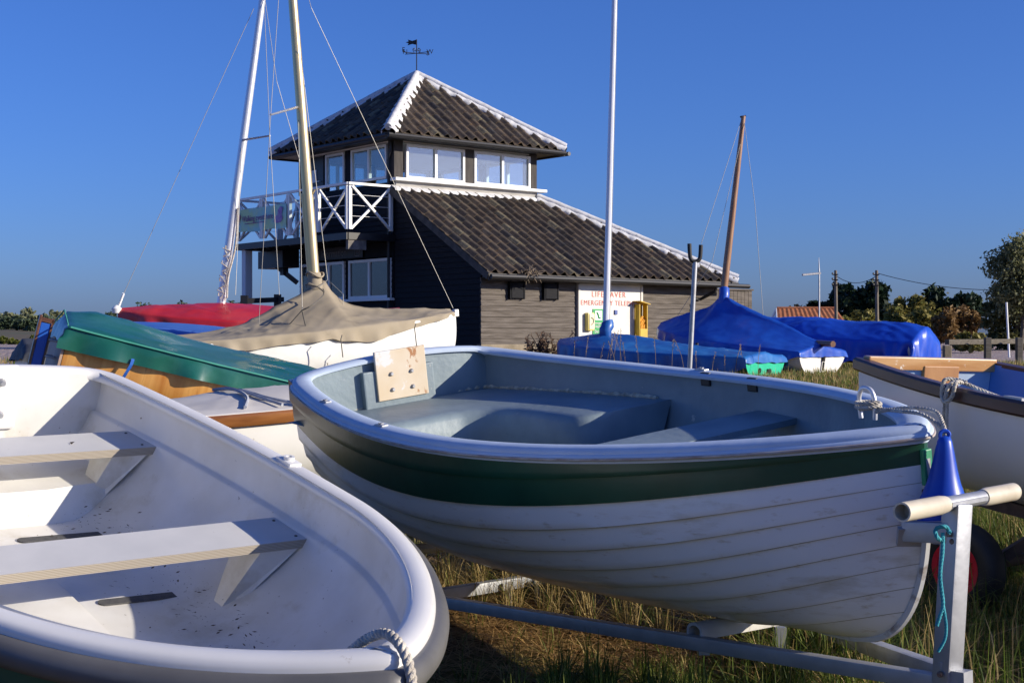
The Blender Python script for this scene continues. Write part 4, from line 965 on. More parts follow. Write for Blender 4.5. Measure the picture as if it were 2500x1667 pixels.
# thick braided rope over its bow
Wb = lambda x,y,z: PB @ Vector((x,y,z)); zb_ = HB.sh(.975)
mb = MB(); sxb = LB
mb.rope([Wb(sxb-.34,.05,zb_-.20),Wb(sxb-.22,.035,zb_-.07),Wb(sxb-.13,.03,zb_+.015),Wb(sxb-.05,.025,zb_+.055),Wb(sxb+.03,.02,zb_+.035),Wb(sxb+.085,.015,zb_-.05),Wb(sxb+.10,.01,zb_-.16),Wb(sxb+.10,.0,zb_-.30),Wb(sxb+.09,-.01,zb_-.42)],.0125,pitch=.05)
tag(mb.build('bow_rope',rope_w,smooth=60),'thick off-white twisted rope over the bow of the white moulded dinghy','rope')
def trolley(label, P, h, drop, wheels=True, zk=None, xw=.45, tongue=.4, red=False, bw=.5):
    """a launching trolley: two side beams, axle, cradle and wheels under hull h posed at P"""
    k = P @ Vector((h.L*xw,0,h.sh(xw)-h.dep(xw))); t = thing('launching_trolley',label,'trolley',Vector((k.x,k.y,gz(k.x,k.y))))
    mb = MB()
    for sg in (1,-1): mb.beam(P @ Vector((h.L*.1,sg*.28,h.sh(.2)-h.dep(.2)-.08)),P @ Vector((h.L*(1+tongue*.2),sg*.04,h.sh(.8)-h.dep(.7)-.14)),.05,.05)
    mb.beam(P @ Vector((h.L*xw,-bw,h.sh(xw)-h.dep(xw)-.07)),P @ Vector((h.L*xw,bw,h.sh(xw)-h.dep(xw)-.07)),.05,.05)
    mb.build('frame',steel,t)
    a,b = P @ Vector((h.L*xw,-bw,h.sh(xw)-h.dep(xw)-.09)), P @ Vector((h.L*xw,bw,h.sh(xw)-h.dep(xw)-.09))
    ax = (b-a); ax.z = 0
    for p,d in ((a,-ax),(b,ax)):
        g = gz(p.x,p.y); r = .2
        mb = MB(); mb.beam(p,(p.x,p.y,g+r),.05,.05,up=(1,0,0)); mb.build('wheel_leg',steel,t); wheel(t,Vector((p.x,p.y,g+r))+d.normalized()*.08,d,r,.12,red_m if red else steel)
    return t
trolley('low galvanised launching trolley under the white moulded dinghy',PB,HB,.1)
# ------------------------------------------------------------------ more boats
def pose2(ps, pb, roll=0.):
    """frame with origin at the stern point ps, x towards the bow point pb"""
    x = (pb-ps).normalized(); y = Vector((0,0,1)).cross(x).normalized(); z = x.cross(y)
    return Matrix(((x.x,y.x,z.x,ps.x),(x.y,y.y,z.y,ps.y),(x.z,y.z,z.z,ps.z),(0,0,0,1))) @ Matrix.Rotation(roll,4,'X'), (pb-ps).length
def boat(label, P, h, hull_m, rub_m=None, rub=(.03,.05), lands=(), base_dz=None, q1=1., rub_q=None):
    z = -h.dep(.5)+h.sh(.5); t = thing('dinghy' if 'dinghy' in label else 'sailing_boat', label, 'boat', (h.L/2,0,z), P)
    mb = MB(); h.skin(mb,.0,1.,lands,lap=.007,nq=18,nt=40); h.transom(mb); mb.build('hull',hull_m,t,smooth=40)
    if rub_m:
        w,hh = rub; mb = MB(); sweep(mb,h.rim(nt=44,transom_pts=10,crown=.02),[(-w*1.4,.012),(w*.6,.016),(w,.004),(w,-hh*.8),(w*.6,-hh),(-.01,-hh)]); mb.build('gunwale',rub_m,t,smooth=40)
    return t
def boat_cover(t, h, mat, ridge, skirt, name='cover', **kw):
    yb = lambda q: max(h.b(q),.02)+.02; zg = lambda q: h.sh(q)+.02
    mb = MB(); cover(mb,h.L,yb,zg,ridge,skirt,**kw); o = mb.build(name,mat,t,smooth=180); return o
def cloth(name, c1, c2, rough=.55, coat=0., sc=2.2, **kw): return pm(name,c1,c2,sc=sc,rough=rough,coat=coat,bump=.10,bsc=9,detail=6,**kw)
def kn(xs, ys): return lambda t: interp(xs, ys, t)
def mast(t, a, b, r0, r1, mat, track=True):
    mb = WB(); n = 14; mb.tube([a.lerp(b,i/n) for i in range(n+1)],[lerp(r0,r1,(i/n)**1.5) for i in range(n+1)],14)
    m = mb.build('mast',mat,t,smooth=50)
    return m
def wires(t, lines, r=.0036, name='stay', mat=None):
    for L in lines:
        mb = WB(); mb.tube(L,r,6); mb.build(name,mat or wire_m,t)
inv = lambda P: P.inverted()

# varnished dinghy with a green cover ------------------------------------------------
ax = Vector((1.42,.60,-.36)); c0 = at(172,799,10.0); lft = Vector((-.39,.92,0)).normalized()
ps = c0+lft*.53; P, L = pose2(ps, ps+ax.normalized()*3.7, R(2))
HC = Hull(L,.53,.70,.45,2.1,.85,.035,.50,foot=.75,n0=3.8,n1=2.6,flare=.05)
ply = wood_mat('varnished_ply',(.50,.19,.030),(.80,.44,.12),(9,1,.55),rough=.3,coat=.5,sc=1.6,knots=((.26,.085,.015),5,.62,.12,(5,1,.6)))
tC = boat('varnished wooden dinghy under a shiny dark green cover tied with blue straps',P,HC,ply)
gcov = pm('green_cover',(.005,.080,.052),(.009,.11,.075),sc=1.5,rough=.34,coat=.4,bump=.10,bsc=7,stain=((.045,.17,.145),1.4,.50,.25))
boat_cover(tC,HC,gcov,kn([0,.06,.5,1],[.10,.145,.14,.05]),kn([0,.1,.5,1],[.155,.15,.125,.11]),name='cover',amp=.017,freq=2.4,hemw=.012,folds=.026,seed=4.,top_pow=1.15,stern_flap=.10,nt=90,nw=34,out=.012)
mb = MB()
for sg in (1,-1): mb.tube([HC.edge(q,sg,.034,.02) for q in np.linspace(0,1,40)],.007,6)
mb.tube([Vector((-.02,y,.03+.10*(1-abs(y)/.55))) for y in np.linspace(-.55,.55,13)],.006,6)
mb.build('piping',pm('piping_green',(.06,.30,.22),rough=.5),tC,smooth=60)
bstrap = pm('strap_blue',(.01,.10,.42),rough=.7)
for q in (.12,.50):
    x = q*3.7; mb = MB(); p = HC.edge(q,-1,.042,-.10); pts = [p+Vector((0,0,.015)),p+Vector((-.005,-.012,-.03)),p+Vector((-.03,.01,-.12)),p+Vector((-.04,.08,-.22))]
    mb.grid([[a,a+Vector((.022,0,0))] for a in smooth_path(pts,.02)]); mb.grid([[a+Vector((0,.003,0)),a+Vector((.022,.003,0))] for a in smooth_path(pts,.02)]); mb.build('strap',bstrap,tC)
pinkply = wood_mat('weathered_ply',(.40,.27,.19),(.52,.37,.28),(1,4,1),rough=.6,coat=.0)
mb = MB(); HC.transom(mb,x=-.022,th=.018); tr_ = mb.build('transom',pinkply,tC)
mb = MB(); 
for z in (-.10,-.22): mb.tube([(-.03,-.36,z),(-.10,-.36,z),(-.105,-.1,z),(-.03,-.1,z)],.010,6)
mb.tube([(-.105,-.22,-.09),(-.105,-.22,-.25)],.01,6); mb.build('pintle',steel,tr_)
mb = MB(); mb.box((-.15,-.34,-.20),(.07,.03,.42),bev=.006); rd = mb.build('rudder',pm('rudder_blue',(.012,.09,.42),rough=.4),tC)
mb = MB(); mb.box((-.195,-.34,-.17),(.02,.05,.46),bev=.006); mb.box((-.108,-.34,-.17),(.014,.045,.44)); mb.box((-.15,-.34,.03),(.1,.045,.03)); mb.build('rudder_stock',pm('dark_varnish',(.09,.035,.018),(.14,.06,.03),sc=6,rough=.35,coat=.3,stretch=(1,1,6)),rd)

# white dinghy with a pale cover and brown strake --------------------------------------
c0 = at(536,1008,9.0); d = Vector((.466,.30,.032)).normalized(); lft = Vector((-d.y,d.x,0)).normalized()
ps = c0-d*1.25+lft*.56; P, L = pose2(ps, ps+d*3.5)
HD = Hull(L,.50,.66,.42,2.1,.85,.03,.55,foot=.75,n0=3.0,n1=2.2,flare=.05)
tD = boat('white dinghy with a brown wooden strake under a pale lashed canvas cover',P,HD,gel_white,None)
brown = wood_mat('brown_varnish',(.16,.055,.016),(.30,.12,.035),(.8,6,6),rough=.3,coat=.5,sc=4)
mb = MB(); sweep(mb,HD.rim(nt=44,transom_pts=10),[(-.01,.02),(.03,.02),(.042,.006),(.042,-.045),(.03,-.06),(0,-.06)]); mb.build('gunwale',brown,tD,smooth=40)
pale = cloth('pale_canvas',(.50,.475,.44),(.58,.555,.52),rough=.8)
boat_cover(tD,HD,pale,kn([0,.3,.5,1],[.03,.07,.11,.08]),kn([0,1],[.012,.012]),amp=.018,freq=3,hemw=.0,folds=.0,seed=9,top_pow=1.8,out=-.01)
cordw = pm('cord_grey',(.40,.42,.46),(.3,.31,.34),sc=20,rough=.8)
mb = MB()
def on_cover(t, y): return HD.sh(t)+.02+interp([0,.3,.5,1],[.03,.07,.11,.08],t)*(1-min(1,abs(y)/(HD.b(t)+.02))**1.8)+.022
for tr in ([(.40,-.62),(.43,-.40),(.44,-.1),(.445,.2)],[(.47,-.64),(.45,-.42),(.44,-.12),(.43,.2)],[(.50,-.64),(.46,-.45),(.445,-.14)]):
    mb.tube([Vector((q.x*L,q.y,on_cover(q.x,q.y))) for q in smooth_path([Vector((a,b_,0)) for a,b_ in tr],.02)],.011,6)
mb.build('lashing',cordw,tD,smooth=60)
mb = MB(); mb.tube([Vector((.50*L,-.63,.045)),Vector((.53*L,-.655,.035))],[.026,.022],10); mb.build('toggle',cordw,tD,smooth=50)
mb = MB(); q = P @ Vector((L*.5,-.3,-.50)); 
trolley('low steel launching trolley under the white dinghy with the brown strake',P,HD,.1,xw=.55,bw=.3)

# white sailing boat with a tan cover ---------------------------------------------------
pe_s, pe_b = at(225,850,15.2), at(1112,764,17.4); P, L = pose2(pe_s, pe_b)
HE = Hull(L,.52,.78,.42,2.0,.80,.05,.62,c3=.0,foot=.86,footp=2.6,n0=3.4,n1=2.2,flare=.04)
tE = boat('white sailing boat with tan cover tented over its boom and a golden mast',P,HE,white_paint,None)
mb = MB(); sweep(mb,HE.rim(nt=44,transom_pts=8),[(-.03,.0),(.012,.006),(.02,-.006),(.02,-.03),(.0,-.036)]); mb.build('gunwale',white_paint,tE,smooth=50)
tan = cloth('tan_canvas',(.27,.225,.155),(.345,.29,.205),rough=.85,sc=1.7,stain=((.16,.13,.09),3,.60,.22))
rg = kn([0,.25,.37,.49,.57,.605,.617,.636,.68,.74,.84,.92,1],[.07,.08,.11,.33,.47,.55,.56,.43,.27,.18,.10,.07,.04])
boat_cover(tE,HE,tan,rg,kn([0,.3,.55,.58,.65,.75,1],[.12,.13,.11,.17,.20,.12,.05]),amp=.030,freq=2.8,hemw=.04,folds=.035,seed=2.3,top_pow=.62,nt=130,nw=40,out=.02,t1=.985)
mb = WB(); b0 = at(768,640,16.55)
mb.lathe([(.11,-.08),(.10,-.02),(.088,.03),(.080,.09),(.072,.115),(.0001,.118)],at(769,690,16.55),(at(715,0,16.55)-at(769,690,16.55)),14)
for z in (-.04,.09): mb.tube([at(769,690,16.55)+Vector((.10*math.cos(a),.10*math.sin(a),z+.03*math.sin(a*2))) for a in np.linspace(0,2*PI,16)],.012,6)
mb.build('mast_boot',tan,tE,smooth=60)
m0, m1 = at(772,740,16.55), at(715,0,16.55); mtop = m0.lerp(m1,1.36)
mE = mast(tE,m0,mtop,.066,.045,gold_alloy)
mb = WB(); mb.tube([m0.lerp(m1,.02)-Vector((.06,.02,-.08)),m0.lerp(m1,.36)-Vector((.055,.02,0))],.022,8); mb.tube([m0.lerp(m1,.36)+Vector((.06,-.02,.0)),m0.lerp(m1,.365)+Vector((.085,-.02,.03))],.012,6); mb.build('track',gold_alloy,mE,smooth=50)
sp0, sp1 = at(728,262,16.55), at(661,281,15.4); 
mb = WB(); mb.tube([sp0,sp1],[.016,.011],8); mb.build('spreader',steel,mE)
wires(tE,[[at(1106,752,17.3),at(760,20,16.3),mtop-Vector((0,0,.2))],[mtop-Vector((0,0,.3)),sp1,at(632,790,15.6)],[sp0,at(738,755,15.9)],[mtop-Vector((0,0,.3)),at(800,683,16.7)],[at(800,683,16.7),at(838,718,16.6)],[at(800,683,16.7),at(780,700,16.3)],[at(838,718,16.6),at(838,745,16.6)]])
mb = WB()
for pts in ([(789,706),(790,720),(762,745),(738,757)],[(752,694),(775,700),(790,712)],[(738,757),(700,800),(690,812)],[(738,760),(745,790),(752,812)]):
    mb.tube(smooth_path([at(u,v,15.8+.4*(v<740)) for u,v in pts],.03),.008,6)
mb.build('lacing',pm('lacing_grey',(.12,.11,.09),rough=.9),tE)
for u,v in ((637,838),(835,822),(1015,795)):
    mb = WB(); mb.tube([at(u,v-4,15.55),at(u-3,v+6,15.52),at(u+2,v+50,15.6)],.006,5); mb.build('tie_down',pm('lacing_grey'  ,(.12,.11,.09)),tE)
mb = MB(); p = pe_b; mb.box((L*1.0,0,.0),(.06,.08,.09),bev=.015); mb.build('stem_fitting',white_paint,tE,smooth=40)

# sailing boat with a red cover --------------------------------------------------------
pf_s, pf_b = at(975,772,20.3), at(288,763,19.3); P, L = pose2(pf_s, pf_b)
HF = Hull(L,.55,.76,.42,2.0,.80,.13,.50,foot=.86,n0=2.4,n1=1.6)
tF = boat('sailing boat under a bright red cover with a silver leaning mast',P,HF,pm('navy_hull',(.012,.03,.10),rough=.4))
redc = cloth('red_cover',(.42,.012,.020),(.52,.03,.035),rough=.42,coat=.15,stain=((.50,.10,.09),2,.6,.2))
boat_cover(tF,HF,redc,kn([0,.3,.6,.9,1],[.10,.20,.25,.12,.04]),kn([0,.5,1],[.18,.22,.12]),amp=.022,freq=3.2,hemw=.02,folds=.03,seed=7.,top_pow=1.3,out=.02)
m0,m1 = at(539,750,19.7), at(641,0,19.7); mtop = m0.lerp(m1,1.03)
mF = mast(tF,m0,mtop,.062,.045,alloy)
mb = WB(); mb.box(mtop+Vector((0,0,.0)),(.2,.05,.06),bev=.01); mb.build('masthead',alloy,mF)
mb = WB(); s0,s1 = at(590,343,19.7), at(659,332,18.9); mb.tube([s0,s1],[.017,.012],8); mb.build('spreader',steel,mF)
wires(tF,[[at(286,752,19.3),at(620,22,19.65)],[mtop,s1,at(682,720,19.0)],[at(592,343,19.7),at(592,343,19.7)+Vector((0,-.05,-.1)),at(575,720,19.2)],[at(560,640,19.6),at(541,735,19.6)],[mtop,at(676,200,19.3),at(757,480,19.4)]],r=.0042)
mb = WB(); mb.rope([at(302,716,19.3),at(290,748,19.3)],.016); mb.rope(smooth_path([at(286,756,19.28),at(292,768,19.28),at(298,782,19.28)],.05),.014)
mb.lathe([(.001,-.05),(.06,-.04),(.07,.02),(.03,.06),(.001,.07)],at(285,757,19.28),(0,0,1),10); mb.build('stem_fitting',white_frame,tF,smooth=50)
mb = WB()
for k in range(22):
    a = m0.lerp(m1,.02+.008*k); mb.tube([a+Vector((.055*math.cos(k*1.9),-.06,.0)),a+Vector((.065*math.cos(k*1.1),-.065,.05))],.008,5)
mb.rope([m0.lerp(m1,.32)+Vector((.06,-.05,0)),m0.lerp(m1,.2)+Vector((.10,-.05,0)),m0.lerp(m1,.1)+Vector((.06,-.06,0)),m0.lerp(m1,.03)+Vector((.08,-.06,0))],.014)
mb.build('halyard',rope_w,mF)

# blue tarpaulin over a low boat between them ------------------------------------------
P, L = pose2(at(700,838,17.6), at(250,797,17.6)); HG = Hull(L,.5,.6,.42,2.0,.8,.0,.42,n0=2.4)
tG = boat('low dinghy under a flat pale blue tarpaulin, seen between the green and red covers',P,HG,gel_white)
bt = cloth('pale_blue_tarp',(.045,.13,.44),(.07,.17,.50),rough=.5)
boat_cover(tG,HG,bt,kn([0,.5,1],[.09,.11,.05]),kn([0,1],[.3,.28]),amp=.006,freq=1.5,hemw=.005,seed=12)

# grey covered white boat at the far left ------------------------------------------------
P, L = pose2(at(52,862,14.0), at(600,885,15.0)); HX = Hull(L,.45,.55,.42,2.0,.8,.0,.42,n0=2.4)
tX = boat('small white dinghy under a ragged dark grey cover at the far left',P,HX,gel_white)
boat_cover(tX,HX,cloth('charcoal_cover',(.030,.034,.045),(.055,.06,.07),rough=.7),kn([0,1],[.12,.1]),kn([0,1],[.10,.1]),amp=.03,freq=6,hemw=.09,folds=.05,seed=3,stern_flap=.09)

_at = at
at = lambda u,v,Y: _at(u,v,Y*.925)      # the three blue-covered boats by the wall
# low green hull with a blue cover (right, by the wall) ----------------------------------
P, L = pose2(at(1868,874,27.6), at(1362,840,30.6)); HI = Hull(L,.76,.88,.45,2.2,.8,.03,.40,foot=.8,n0=2.6)
grn_mint = pm('mint_green',(.02,.44,.25),(.03,.50,.30),sc=4,rough=.4)
tI = boat('low dark green sailing dinghy under a faded blue cover with a tall silver mast',P,HI,pm('dinghy_green',(.004,.085,.05),(.006,.11,.07),sc=4,rough=.4))
bluec = cloth('blue_cover',(.010,.085,.33),(.022,.15,.42),rough=.42,coat=.12,stain=((.05,.22,.46),1.4,.56,.2))
boat_cover(tI,HI,bluec,kn([0,.25,.5,.68,.78,.9,1],[.09,.13,.22,.28,.27,.17,.08]),kn([0,.06,.3,.7,1],[.18,.26,.30,.26,.18]),amp=.03,freq=2.4,hemw=.05,folds=.05,seed=5,top_pow=1.2,stern_flap=.10,nt=90,nw=30,t1=.99)
mb = MB(); HI.transom(mb,x=-.012,th=.01,q0=.06); ti = mb.build('transom',grn_mint,tI)
mb = MB(); s = HI.section(0,[.55+.45*i/14 for i in range(15)]); o = [(y*.99,z) for y,z,_,_ in s]; pts = o+[(-y,z) for y,z in o[::-1][1:]]
mb.add([Vector((-.018,y,z)) for y,z in pts],[tuple(range(len(pts)))]); mb.build('boot_stripe',white_paint,ti)
mb = MB(); mb.lathe([(.0001,.012),(.045,.012),(.05,0)],(-.018,.22,-.22),(-1,0,0),14); mb.box((-.03,-.12,-.23),(.02,.12,.07)); mb.build('drain_fitting',dark_trim,ti)
m0,m1 = at(1478,826,29.8), at(1500,0,29.8); mI = mast(tI,m0,m0.lerp(m1,1.12),.062,.048,pm('white_mast',(.74,.76,.80),rough=.35,metal=.2))
mb = WB(); mb.tube(smooth_path([at(1479,820,29.75),at(1478,805,29.7),at(1484,795,29.75),at(1482,786,29.78)],.05),.12,12); mb.build('mast_boot',bluec,tI,smooth=60)
wires(tI,[[m0.lerp(m1,.02)+Vector((.07,-.06,0)),m0.lerp(m1,1.1)+Vector((.05,-.05,0))]],r=.005)

# white dinghy with a peaked blue cover and wooden mast -----------------------------------
P, L = pose2(at(2008,860,29.4), at(1606,800,32.4)); HJ = Hull(L,.82,.92,.45,2.1,.8,.05,.46,foot=.82,n0=2.2,n1=1.5)
tJ = boat('white sailing dinghy under a peaked bright blue cover with a varnished wooden mast',P,HJ,white_paint)
bluec2 = cloth('bright_blue_cover',(.006,.05,.36),(.010,.085,.46),rough=.40,coat=.15,stain=((.03,.15,.5),1.6,.6,.2))
boat_cover(tJ,HJ,bluec2,kn([0,.1,.2,.37,.5,.59,.62,.68,.8,.9,1],[.17,.28,.40,.62,.76,.85,.84,.62,.40,.25,.08]),kn([0,.1,.5,1],[.10,.24,.27,.16]),amp=.030,freq=2.2,hemw=.03,folds=.04,seed=8,top_pow=.72,stern_flap=.10,nt=90,nw=30,t1=.985)
m0,m1 = at(1763,745,31.3), at(1815,284,31.3); mJ = mast(tJ,m0,m1,.075,.045,wood_mat('spar_wood',(.22,.10,.045),(.36,.20,.10),(9,9,.5),rough=.4,coat=.3))
mb = WB(); mb.tube([m1-Vector((.07,0,.02)),m1+Vector((.05,0,.0))],.018,6); mb.tube([m1+Vector((-.03,-.04,-.15)),m1+Vector((-.09,-.04,-.75)),m1+Vector((-.33,-.04,-3.2))],.010,5); mb.build('masthead',dark_trim,mJ)
mb = WB(); mb.tube(smooth_path([at(1762,752,31.25),at(1764,738,31.2),at(1768,722,31.2),at(1768,706,31.28)],.05),.105,12); mb.build('mast_boot',bluec2,tJ,smooth=60)
wires(tJ,[[m1-Vector((.05,0,.1)),at(1712,595,30.5)],[m1-Vector((0,0,.3)),at(1738,640,30.8),at(1655,770,31.8)],[m1,at(1843,500,30.8),at(1863,770,30.2)]],r=.005)
mb = WB(); mb.tube([at(1995,838,29.5),at(2034,840,29.0)],.06,10); mb.build('boom',wood_mat('boom_wood',(.10,.04,.02),(.2,.09,.04),(1,6,6)),tJ)
mb = MB(); mb.box((-.05,0,-.26),(.03,.03,.16)); mb.box((-.04,0,-.12),(.05,.05,.10)); mb.build('rudder_fitting',dark_trim,tJ)
mb = MB(); HJ.transom(mb,x=-.014,th=.01,q0=.0); mb.build('transom',white_paint,tJ)
mb = WB(); mb.tube([at(1702,838,30.2),at(1700,850,30.15),at(1704,868,30.2)],.03,6); mb.build('tie_rope',dark_trim,tJ)

# boat wholly wrapped in a blue tarpaulin ------------------------------------------------
P, L = pose2(at(2262,838,31.6), at(1800,806,34.8)); HK = Hull(L,.61,.76,.45,2.0,.8,.02,.5,n0=2.3)
tK = boat('long boat wrapped to the ground in a bright blue tarpaulin, beside the fence',P,HK,gel_white)
tarp = cloth('bright_tarp',(.006,.055,.44),(.010,.075,.54),rough=.36,coat=.2)
boat_cover(tK,HK,tarp,kn([0,.1,.5,1],[.30,.36,.38,.32]),kn([0,.06,.5,1],[.50,.56,.55,.4]),amp=.055,freq=1.9,hemw=.05,folds=.14,seed=15,top_pow=1.5,stern_flap=.55,nt=90,nw=36,out=.10)

at = _at
# white boat with brown gunwale (right edge) ----------------------------------------------
c0 = at(2097,888,8.0); axd = Vector((.358,-.934,-.075)).normalized(); stb = Vector((-.934,-.358,0)).normalized()
ps = c0-stb*.46; P, L = pose2(ps, ps+axd*3.7, R(-1.5))
HH = Hull(L,.46,.70,.48,2.1,.85,.06,.56,foot=.8,n0=2.7,n1=2.0,flare=.06)
tH = thing('rowing_boat','white rowing boat with dark brown gunwale and pale blue inside at the right edge','rowing boat',(L/2,0,-.6),P)
mb = MB(); HH.skin(mb,0,1.,nq=22,nt=46); HH.transom(mb); mb.build('hull',pm('hull_bluewhite',(.74,.74,.75),(.70,.70,.71),sc=3,rough=.35,coat=.2),tH,smooth=60)
dkw = wood_mat('dark_gunwale',(.034,.011,.006),(.075,.027,.014),(.7,5,5),rough=.42,coat=.12,sc=4)
rimH = HH.rim(nt=54,transom_pts=12,crown=.0)
side = [(p,n) for p,n in rimH if p.x > .0 or True]
mb = MB(); sweep(mb,rimH,[(-.05,.0),(-.05,.02),(.02,.024),(.034,.012),(.034,-.035),(.02,-.048),(.0,-.048),(-.03,-.02)]); mb.build('gunwale',dkw,tH,smooth=40)
paleb = pm('inside_pale_blue',(.40,.50,.60),(.34,.44,.56),sc=3,rough=.35,bump=.05,coat=.3,stain=((.7,.72,.74),30,.68,.04))
mb = MB(); inner_skin(mb,HH,[(-.01,.05),(.05,.045),(.15,.045),(.3,.05),(.4,.07)],-.46,t1=.97); mb.build('lining',pm('inside_blue',(.06,.19,.46),(.09,.23,.52),sc=3,rough=.4),tH,smooth=50)
mb = MB(); HH.transom(mb,x=.025,inner=.04,top=.01,th=.02); tv = mb.build('transom_lining',paleb,tH)
worn = wood_mat('worn_varnish',(.42,.19,.05),(.62,.36,.15),(6,.7,6),rough=.3,coat=.6,sc=3,knots=((.78,.70,.55),14,.63,.04,(.4,1,1)))
mb = MB(); mb.box((.04,0,.0),(.06,.88,.075),bev=.008); mb.build('transom_rail',worn,tv)
mb = MB(); mb.box((.062,.05,-.09),(.03,.24,.16),bev=.005); mb.build('motor_pad',wood_mat('pad_wood',(.34,.14,.04),(.46,.22,.07),(1,4,1),rough=.5,coat=.2),tv)
mb = MB(); mb.box((1.0,0,-.17),(.24,1.16,.03)); mb.build('thwart',dkw,tH)
for q_,s_ in ((.36,1),(.42,-1)): mb = MB(); mb.box(HH.edge(q_,s_,-.01,.028),(.12,.04,.012)); mb.build('rowlock_plate',steel,tH)
mb = MB(); e = lambda q,o,u: P @ (HH.edge(q,-1,o,u)); q = .30
mb.rope([e(q+.02,-.22,-.02),e(q+.008,-.1,.02),e(q,-.03,.045),e(q,.03,.045),e(q,.06,.01),e(q,.068,-.08),e(q,.06,-.2),e(q,.03,-.32),e(q-.004,.01,-.42)],.0095)
mb.rope([e(q+.01,.0,.05),e(q+.015,.05,.05),e(q+.012,.06,-.02),e(q+.002,.075,-.05),e(q-.012,.06,-.02),e(q-.012,.05,.05),e(q-.008,-.01,.055),e(q+.008,-.03,.05)],.010)
mb.rope([e(q+.006,.07,-.05),e(q+.01,.07,-.2),e(q+.006,.04,-.34),e(q+.002,.02,-.43)],.008)
tag(mb.build('mooring_rope',rope_w,smooth=60),'grey-white rope knotted over the brown gunwale and hanging down the white hull','rope')
tw = thing('launching_trolley','launching trolley with red-hubbed wheel beneath the white boat with the brown gunwale','trolley',at(2350,1480,6.6))
wc = at(2352,1385,6.6); axw = Vector((-.80,-.58,0)).normalized(); wheel(tw,wc,axw,.205,.15,red_m)
w2 = wc-axw*1.15+Vector((0,0,0)); wheel(tw,w2,-axw,.205,.15,red_m)
mb = MB(); mb.tube([wc,w2],.028,10); 
mb.beam(P @ Vector((.9,-.3,-.62)),P @ Vector((3.6,-.12,-.66)),.06,.06); mb.beam(P @ Vector((.9,.3,-.62)),P @ Vector((3.6,.12,-.66)),.06,.06)
mb.beam(P @ Vector((1.5,-.42,-.60)),P @ Vector((1.5,.42,-.60)),.07,.05)
mb.beam(wc.lerp(w2,.2),P @ Vector((1.5,-.3,-.60)),.05,.05); mb.beam(wc.lerp(w2,.8),P @ Vector((1.5,.3,-.60)),.05,.05)
mb.build('frame',pm('rusty_steel',(.06,.035,.025),(.11,.07,.05),sc=12,rough=.8,bump=.2),tw)

# mast crutch on a pole --------------------------------------------------------------------
b0 = at(1683,905,9.6); t0_ = at(1697,640,9.6); b0 = b0+(b0-t0_)*((b0.z-gz(b0.x,b0.y))/(t0_.z-b0.z))
tcz = thing('mast_crutch','thin metal pole topped by a black two-pronged crutch, behind the green and white dinghy','crutch',b0)
mb = MB(); mb.tube([b0-Vector((0,0,.05)),t0_],.0165,12); mb.build('pole',steel,tcz,smooth=50)
mb = MB(); U = [at(1683,595,9.6),at(1684,618,9.6),at(1686,632,9.6),at(1692,638,9.6),at(1701,638,9.6),at(1708,632,9.6),at(1710,620,9.6),at(1711,598,9.6)]
mb.tube(smooth_path(U,.01),.0145,10); mb.build('crutch',black_rub,tcz,smooth=60)
# supports under the hulls that stand above the grass
for lb_,tt,hh,xw_,bw_ in (('launching trolley under the varnished dinghy with the green cover',tC,HC,.30,.36),('launching trolley under the white sailing boat with the tan cover',tE,HE,.42,.45),('launching trolley under the small dinghy with the ragged grey cover',tX,HX,.40,.36)):
    trolley(lb_,RM[tt.name],hh,.1,xw=xw_,bw=bw_)
# ------------------------------------------------------------------ fence, poles, house
wood_g = pm('fence_wood',(.10,.085,.065),(.17,.15,.12),sc=4,rough=.85,stretch=(1,6,6),bump=.3)
fn = thing('rail_fence','weathered wooden post and rail fence along the shingle car park at right','fence',(11.5,37,.6))
mb = MB(); mb.beam(at(2312,835,36.5),at(2640,831,38.5),.16,.13); mb.build('rail',wood_g,fn)
for u,Y in ((2411,36.6),(2488,37.1),(2570,37.7)):
    p = at(u,824,Y-.1); g = gz(p.x,p.y); mb = MB(); mb.box((p.x,p.y,(p.z+g)/2-.05),(.15,.17,p.z-g+.1),bev=.01); mb.build('post',wood_g,fn)
p = at(2312,843,36.2); g = gz(p.x,p.y); mb = MB(); mb.box((p.x,p.y,(p.z+g)/2),(.19,.19,p.z-g),bev=.02)
tag(mb.build('short_post',pm('pale_post',(.30,.25,.18),(.22,.18,.12),sc=5,rough=.85,bump=.2)),'short pale wooden post at the end of the rail fence, beside the blue tarpaulin','post')
hs2 = thing('cottage','small white gabled cottage with an orange pantiled roof beyond the blue tarpaulin','house',at(1965,850,98))
a,b = at(1897,754,100), at(2040,757,100); dz = .75
mb = MB(); z0 = gz(a.x,a.y)-.3; d = (b-a); d.z=0; d.normalize(); nn = Vector((d.y,-d.x,0)); e0 = 1.35
zr = a.z; ze = zr-.85
pts = lambda p,s,z: Vector((p.x,p.y,0))+nn*s+Vector((0,0,z))
c = [pts(a-d*.2,e0,ze),pts(b+d*.3,e0,ze),pts(b,0,zr),pts(a,0,zr),pts(b+d*.3,-e0,ze),pts(a-d*.2,-e0,ze)]
lo = [Vector((q.x,q.y,z0)) for q in (c[0],c[1],c[4],c[5])]
sh = lambda v: [q*.0+q for q in v]
mb.add([c[0]+nn*-.15,c[1]+nn*-.15,c[4]+nn*.15,c[5]+nn*.15,c[3],c[2]]+[lo[0]-nn*.15,lo[1]-nn*.15,lo[2]+nn*.15,lo[3]+nn*.15],[(0,1,7,6),(1,2,8,7),(2,3,9,8),(3,0,6,9),(0,4,3),(1,2,5)]); mb.build('wall',white_paint,hs2)
ort = pm('orange_tile',(.36,.13,.05),(.26,.085,.035),sc=3,rough=.8,stain=((.22,.15,.08),8,.58,.15),stretch=(1,1,1))
mb = MB(); up = Vector((0,0,.03))
